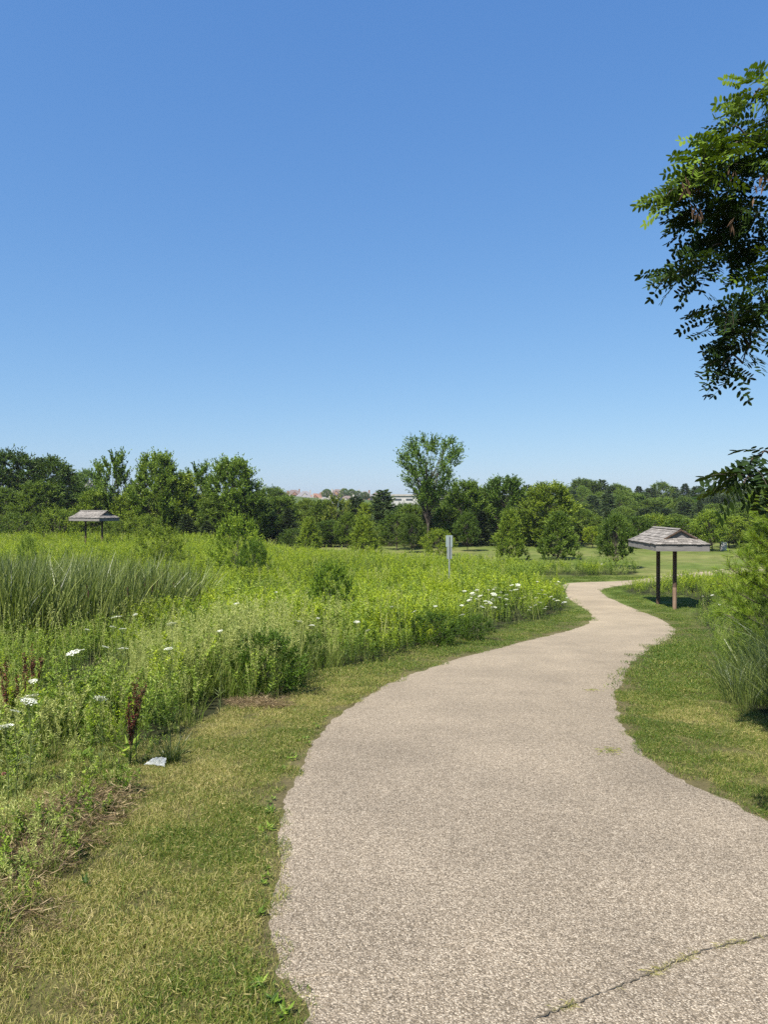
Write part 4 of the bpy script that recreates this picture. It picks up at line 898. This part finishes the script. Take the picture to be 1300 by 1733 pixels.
for i in range(34):
    px = 430+530*(i+rng.random())/34; dp = rng.uniform(84, 112); yt = 860+rng.normal(0, 3) if px < 720 else 840+rng.normal(0, 6); v_ = rng.uniform(.75, 1.1)
    L.append((px, yt, dp, rng.uniform(40, 62), ['round', 'maple_b', 'round_b', 'pine'][int(rng.integers(0, 4))], (v_, v_, v_*.95)))
row('belt_tree', 'tree', 'trees of the distant belt', L, 'in the belt behind the middle trees')
L = []
for i in range(16):
    px = -120+560*(i+rng.random())/16; v_ = rng.uniform(.7, 1.0); L.append((px, 838+rng.normal(0, 6), rng.uniform(74, 90), 80, ['round', 'maple_b', 'round_b'][int(rng.integers(0, 3))], (v_, v_, v_*.9)))
row('belt_tree', 'tree', 'trees behind the left row', L, 'in the belt behind the left-hand row')
L = []
for i in range(46):
    px = -40+1300*(i+rng.random())/46; dp = rng.uniform(62, 70) if px < 700 else rng.uniform(68, 78); v_ = rng.uniform(.6, 1.1)
    L.append((px, 884+rng.normal(0, 7), dp, rng.uniform(45, 70), 'shrub', (v_, v_, v_*.85)))
row('bush', 'bush', 'undergrowth bushes under the tree rows', L, 'in the undergrowth below the tree rows')

# young white pine on the right
def near_pine():
    tb = MB(); nd = MB(); Ht = 2.75; trunk_tube(tb, Ht, .045, .004)
    Ps = []; Ds = []
    for i in range(90):
        t = (i+rng.random())/90; z = .15+(Ht-.2)*t; az = i*2.39996+rng.normal(0, .3); L = (1.12*(1-t)**.55+.18)*rng.uniform(.75, 1.1)
        o_ = np.array([math.cos(az), math.sin(az), .35+.5*t]); o_ /= np.linalg.norm(o_); e_ = np.array([0, 0, z])+o_*L
        tb.tube([[0, 0, z], np.array([0, 0, z])+o_*L*.5-[0, 0, .03], e_], [.012, .008, .003], 4, cap=False)
        for j in range(26):
            s = rng.uniform(.2, 1); q = np.array([0, 0, z])+o_*L*s; d = unit(o_+rng.normal(0, .65, 3)+[0, 0, .25]); ln = rng.uniform(.10, .25)
            tb.tube([q, q+d*ln], [.004, .002], 3, cap=False); m_ = 48; u = rng.uniform(.1, 1, m_)[:, None]
            Ps.append(q+d*ln*u); Ds.append(d*1.0+rng.normal(0, .5, (m_, 3)))
    P = np.concatenate(Ps); D = np.concatenate(Ds); n = len(P)
    nd.leaves(P, D, rng.uniform(.07, .12, n), rng.uniform(.004, .007, n), np.clip(rng.normal(.5, .22, n), 0, 1), 0, .1)
    return tb.mesh('trunk', [M_BARK]), nd.mesh('crown', [M_PINE])
a_, b_ = near_pine(); x, y = 6.15, 11.0
t = thing('young_pine', 'soft light green young pine at the right edge of the photo', 'tree', (x, y, float(H(x, y)))); link('trunk', a_, t); link('crown', b_, t)

# black locust overhanging from the right
def locust():
    base = np.array([4.9, 6.0, 0.]); tb = MB(); lv = MB(); pd_ = MB()
    tr = np.array([[0, 0, -.5], [.02, 0, 1.0], [-.05, -.05, 2.2], [.05, -.1, 3.4], [.0, -.1, 4.6], [-.1, -.1, 5.6]]); tb.tube(tr, [.16, .12, .10, .075, .045, .015], 9)
    # leaf clusters: px, py, depth, radius, leaf lightness (sunlit and shaded parts set by colour)
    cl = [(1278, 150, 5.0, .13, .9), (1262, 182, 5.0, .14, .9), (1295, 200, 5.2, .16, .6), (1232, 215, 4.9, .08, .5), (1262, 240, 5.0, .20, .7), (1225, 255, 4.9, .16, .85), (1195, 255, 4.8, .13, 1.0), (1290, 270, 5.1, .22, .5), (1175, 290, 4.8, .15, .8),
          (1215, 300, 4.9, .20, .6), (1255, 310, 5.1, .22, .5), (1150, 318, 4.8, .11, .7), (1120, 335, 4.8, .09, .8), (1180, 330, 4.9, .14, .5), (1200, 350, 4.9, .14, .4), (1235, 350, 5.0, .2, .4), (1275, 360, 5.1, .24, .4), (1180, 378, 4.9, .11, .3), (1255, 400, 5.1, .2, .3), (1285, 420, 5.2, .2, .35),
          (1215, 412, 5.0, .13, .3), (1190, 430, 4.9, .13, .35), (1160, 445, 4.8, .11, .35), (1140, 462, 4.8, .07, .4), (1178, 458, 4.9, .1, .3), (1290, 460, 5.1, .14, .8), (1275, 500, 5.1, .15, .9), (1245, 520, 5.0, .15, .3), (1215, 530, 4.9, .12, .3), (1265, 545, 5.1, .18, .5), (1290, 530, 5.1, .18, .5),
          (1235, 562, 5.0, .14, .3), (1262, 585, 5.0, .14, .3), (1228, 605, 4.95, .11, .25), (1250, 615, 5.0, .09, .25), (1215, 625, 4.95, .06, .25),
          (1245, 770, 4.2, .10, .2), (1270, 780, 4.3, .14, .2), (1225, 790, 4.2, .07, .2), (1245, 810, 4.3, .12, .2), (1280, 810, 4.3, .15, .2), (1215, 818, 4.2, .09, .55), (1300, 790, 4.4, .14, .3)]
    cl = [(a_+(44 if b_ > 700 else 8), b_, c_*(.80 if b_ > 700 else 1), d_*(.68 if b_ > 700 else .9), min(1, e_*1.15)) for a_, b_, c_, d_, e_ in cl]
    for _ in range(95):
        qx, qy = rng.uniform(1370, 2150), rng.uniform(-250, 800)
        if qx < 1500 and (qy < 330-.2*(1500-qx) or qy > 640): continue
        cl.append((qx, qy, rng.uniform(4.5, 7.8), rng.uniform(.2, .36), rng.uniform(.3, .7)))
    b0 = np.array([base[0], base[1], float(H(base[0], base[1]))]); done = []
    cl.sort(key=lambda q: -ray(q[0], q[1])[0]*q[2])
    for (px, py, dp, rad, br) in cl:
        rx, rz = ray(px, py); dp = dp*1.08; c = np.array([rx*dp, dp, EYE+rz*dp])-b0
        zz = np.clip(c[2]*.75+.1, .9, 5.2); st = np.array([np.interp(zz, tr[:, 2], tr[:, 0]), np.interp(zz, tr[:, 2], tr[:, 1]), zz]); r0_ = .03
        if len(done) > 6 or (py > 700 and any(q[2] < 2.75 and q[0] < -1.2 for q in done)):
            dd = [(50 if (py > 700) != (q[2] < 2.75) else 0)+np.linalg.norm(c-q)+(9 if q[0] < c[0]+.05 else 0)+max(0, c[2]-q[2]-.1)*.6 for q in done]; k_ = int(np.argmin(dd))
            if dd[k_] < np.linalg.norm(c-st)*.8: st = done[k_]; r0_ = .009
        done.append(c)
        mid = (st+c)/2+np.array([0, 0, .16*np.linalg.norm(c-st)]); mid2 = st*.25+c*.75+np.array([0, 0, .05])
        tt_ = np.linspace(0, 1, 7)[:, None]; pts = (1-tt_)**3*st+3*(1-tt_)**2*tt_*mid+3*(1-tt_)*tt_**2*mid2+tt_**3*c
        tb.tube(pts, np.linspace(r0_, .0035, 7), 5, cap=False)
        nl = max(5, int(rad*rad*800)+3) if px < 1310 else int(rad*rad*420)
        for j in range(nl):
            q = c+unit(rng.normal(size=3))*rad*rng.random()**.5*np.array([1, 1, .8]); out = unit((q-c)+np.array([-.5, -.1, 0])*rad+rng.normal(0, .35, 3)*rad)
            d = unit(out*np.array([1, 1, .3])+np.array([0, 0, -.12])+rng.normal(0, .2, 3)); L = rng.uniform(.17, .26); npair = int(rng.integers(6, 9))
            nrm = unit(np.array([0, 0, 1.])+rng.normal(0, .75, 3)); sd_ = unit(np.cross(d, nrm)); nrm = np.cross(sd_, d)
            u = np.linspace(.18, .95, npair); drp = np.array([0, 0, -.35])
            R_ = q+d*(L*u)[:, None]+drp*(L*u*u)[:, None]*.6
            s2 = np.concatenate([sd_+d*.25+drp*.35+rng.normal(0, .12, 3) for _ in range(npair)]).reshape(-1, 3); s3 = np.concatenate([-sd_+d*.25+drp*.35+rng.normal(0, .12, 3) for _ in range(npair)]).reshape(-1, 3)
            PP = np.concatenate([R_, R_, R_[-1:]]); DD = np.concatenate([s2, s3, d[None]+drp*.3]); n = len(PP)
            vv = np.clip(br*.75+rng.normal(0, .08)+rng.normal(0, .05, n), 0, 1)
            D_ = unit(DD); S_ = unit(np.cross(D_, nrm+rng.normal(0, .15, (n, 3)))); ll = rng.uniform(.046, .06, n)[:, None]; ww = ll*.42
            Vv = np.stack([PP, PP+D_*ll*.3+S_*ww*.48, PP+D_*ll*.75+S_*ww*.42, PP+D_*ll, PP+D_*ll*.75-S_*ww*.42, PP+D_*ll*.3-S_*ww*.48], 1).reshape(-1, 3)
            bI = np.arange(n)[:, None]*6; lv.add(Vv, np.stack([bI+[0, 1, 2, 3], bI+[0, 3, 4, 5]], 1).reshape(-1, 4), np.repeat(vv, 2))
            if j % 3 == 0: tb.tube([q, R_[npair//2], R_[-1]], .0012, 3, cap=False)
    pods = []
    for (px, py) in [(1168, 308), (1160, 314), (1178, 312), (1172, 345), (1180, 350), (1245, 290), (1290, 300), (1280, 320), (1240, 370)]:
        for k in range(4):
            pd_ = MB(); rx, rz = ray(px+rng.normal(0, 5), py+rng.normal(0, 6)); dp = 5.05; c = np.array([rx*dp, dp, EYE+rz*dp])-np.array([base[0], base[1], float(H(base[0], base[1]))])
            a = rng.normal(0, .3); pd_.leaves(np.repeat(c[None], 2, 0), np.array([[a, rng.normal(0, .2), -1]]*2), .085, .014, rng.random(), 0); pods.append(pd_)
    t = thing('locust_tree', 'dark locust branches with feathery compound leaves hanging in from the right', 'tree', (base[0], base[1], float(H(base[0], base[1]))))
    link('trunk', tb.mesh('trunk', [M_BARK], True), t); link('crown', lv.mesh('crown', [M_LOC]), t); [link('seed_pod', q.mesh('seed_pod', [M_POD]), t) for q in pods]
locust()

# ------------------------------------------------------------------ far town
M_BRICK = plainmat('far_brick', (.22, .12, .08), (.32, .19, .13), 2, bump=0); M_STONE = plainmat('far_stucco', (.33, .30, .26), (.42, .39, .35), 1, bump=0)
M_RF1 = plainmat('roof_brown', (.12, .09, .08), (.18, .14, .125), 3, bump=0); M_RF2 = plainmat('roof_rust', (.19, .10, .07), (.25, .14, .10), 3, bump=0); M_RF3 = plainmat('roof_grey', (.15, .145, .15), (.22, .21, .22), 3, bump=0)
M_WIN = plainmat('window_glass', (.04, .05, .06), (.08, .09, .10), 2, .15, bump=0, spec=.6); M_PALE = plainmat('pale_panel', (.40, .385, .36), (.48, .465, .44), .6, bump=0)
def house(px, ytop, dp, wpx, rf, wl, label, rz=0):
    x = ray(px, 850)[0]*dp; zt = EYE+ray(px, ytop)[1]*dp; W = wpx/1251*dp; D_ = 9.5; z = zt-8.8; t = thing('house', label, 'house', (x, dp, z), rz)
    mb = MB(); mb.box((0, 0, 2.2), (W, D_, 7.0)); link('wall', mb.mesh('wall', [wl]), t)
    hw, hd = W/2+.4, D_/2+.4; rl = max(.5, hw-hd*.8); mb = MB(); A = [(-hw, -hd, 5.7), (hw, -hd, 5.7), (hw, hd, 5.7), (-hw, hd, 5.7)]; B_ = [(-rl, 0, 8.8), (rl, 0, 8.8)]
    mb.add(A+B_, [[0, 1, 5, 4], [2, 3, 4, 5], [1, 2, 5, 5][:3]+[1], [3, 0, 4, 3]][:2]); mb.add([A[1], A[2], B_[1], B_[1]], [[0, 1, 2, 3]]); mb.add([A[3], A[0], B_[0], B_[0]], [[0, 1, 2, 3]])
    mb.add([(-1.9, -hd-.1, 5.8), (1.9, -hd-.1, 5.8), (0, -hd-.1, 7.9), (0, -1.0, 7.9), (1.9, -hd+1.9, 6.3), (-1.9, -hd+1.9, 6.3)], [[0, 2, 3, 5], [2, 1, 4, 3]])
    ro = link('roof', mb.mesh('roof', [rf]), t); mb = MB(); mb.box((W*.3, .5, 8.3), (.8, .6, 2.0)); link('chimney', mb.mesh('chimney', [wl]), ro)
    mb = MB(); mb.add([(-1.7, -hd-.05, 5.75), (1.7, -hd-.05, 5.75), (0, -hd-.05, 7.7), (0, -hd-.05, 7.7)], [[0, 1, 2, 3]]); link('gable', mb.mesh('gable', [wl]), t)
    for wx in (-W*.3, 0, W*.3):
        for wz in (4.4, 1.5): mb = MB(); mb.box((wx, -D_/2-.03, wz), (1.3, .08, 1.5)); link('window', mb.mesh('window', [M_WIN]), t)
HL = [(478, 832, 380, 30, M_RF1, M_BRICK, 'far house with dark brown roof at the left end of the town'), (497, 829, 410, 32, M_RF1, M_BRICK, 'far house with the highest brown roof behind the left end'), (516, 831, 400, 30, M_RF3, M_STONE, 'far house with grey roof between two brown ones'),
      (534, 835, 385, 30, M_RF2, M_BRICK, 'far house with bright rust-orange roof'), (519, 838, 360, 34, M_RF3, M_STONE, 'near grey-roofed house with pale wall under the far roofs'), (553, 829, 400, 30, M_RF1, M_STONE, 'far brown-roofed house right of the rust roof'),
      (571, 828, 410, 30, M_RF1, M_BRICK, 'far house with brown roof left of the rounded far trees'), (598, 830, 400, 32, M_RF3, M_STONE, 'far house partly behind the rounded far trees'), (617, 831, 395, 28, M_RF3, M_BRICK, 'far house with grey peaked roof right of the rounded trees'), (637, 833, 400, 26, M_RF1, M_STONE, 'last far house at the right end of the town'),
      (480, 839, 350, 30, M_RF3, M_STONE, 'pale-walled house low at the left end of the town'), (588, 839, 350, 34, M_RF1, M_STONE, 'cream-walled house low under the rounded far trees'), (549, 841, 350, 30, M_RF3, M_STONE, 'cream-walled house low under the brown roofs'),
      (152, 812, 260, 30, M_RF3, M_STONE, 'grey roof glimpsed left of the shoots behind the left stand'), (232, 818, 330, 28, M_RF1, M_BRICK, 'brown roof glimpsed between the shoots and the double-topped tree')]
for h_ in HL: house(*h_, rz=float(rng.normal(0, .12)))
def hall(px0, px1, yt, yb, dp, label):
    x0, x1 = ray(px0, 850)[0]*dp, ray(px1, 850)[0]*dp; z1 = EYE+ray(700, yt)[1]*dp; z0 = float(H((x0+x1)/2, dp))-1; t = thing('commercial_building', label, 'building', ((x0+x1)/2, dp, z0))
    W = x1-x0; hh = z1-z0; mb = MB(); mb.box((0, 12, hh/2), (W, 24, hh)); link('wall', mb.mesh('wall', [M_PALE]), t)
    mb = MB(); mb.box((0, 12, hh+.2), (W+.6, 24.6, .5)); link('roof', mb.mesh('roof', [M_STONE]), t)
    for i in range(6): mb = MB(); mb.box((-W/2+W*(i+.5)/6, -.03, hh*.78), (W/10, .1, hh*.10)); link('window', mb.mesh('window', [M_WIN]), t)
hall(664, 780, 839, 860, 230, 'long white flat-roofed building seen behind the elm')
hall(540, 572, 845, 860, 240, 'small pale flat-roofed building behind the dry tree')
for (px, yt, wp, lab) in [(583, 826, 17, 'rounded tree on the skyline among the far roofs, left of a pair'), (595, 827, 16, 'rounded tree on the skyline among the far roofs, right of a pair'), (553, 827, 16, 'brownish tree on the skyline behind the brown roofs'), (606, 830, 14, 'small tree on the skyline right of the rounded pair'), (618, 832, 14, 'smallest skyline tree near the right end of the roofs'), (642, 836, 16, 'flat dark tree at the right end of the town')]:
    tree(px, yt, 375, wp, 'round', lab, 'skyline_tree', 'tree', None, (.9, 1.0, 1.1))
# small things on the far lawn at the right
x, y = 57*ray(1225, 860)[0], 57.; z = float(H(x, y)); t = thing('utility_box', 'small grey utility cabinet on the far lawn left of the pine', 'cabinet', (x, y, z))
mb = MB(); mb.box((0, 0, .32), (.42, .3, .64)); link('housing', mb.mesh('housing', [M_PALE]), t); mb = MB(); mb.box((0, -.16, .32), (.34, .02, .52)); link('door', mb.mesh('door', [M_PALE]), t)
for i, px in enumerate((1190, 1206)):
    x, y = 58*ray(px, 860)[0], 58.; z = float(H(x, y)); mb = MB(); mb.tube([[0, 0, -.1], [0, 0, 1.1]], .04, 6); tag(link('wooden_stake', mb.mesh('wooden_stake', [M_POST]), None, (x, y, z)), ['left', 'right'][i]+' one of two thin stakes under the bright maple on the far lawn', 'stake')

# ------------------------------------------------------------------ air
HAZE = 0.0002
if HAZE:
    mb = MB(); mb.box((0, 300, 7), (900, 700, 22)); m, n, o = newmat('air'); v_ = n.nodes.new('ShaderNodeVolumePrincipled')
    v_.inputs['Density'].default_value = HAZE; v_.inputs['Color'].default_value = (.86, .93, 1, 1); v_.inputs['Anisotropy'].default_value = .2
    n.links.new(v_.outputs[0], o.inputs['Volume']); tag(link('haze', mb.mesh('haze', [m])), 'thin blue summer haze over the far wood and town', 'haze', kind='stuff')
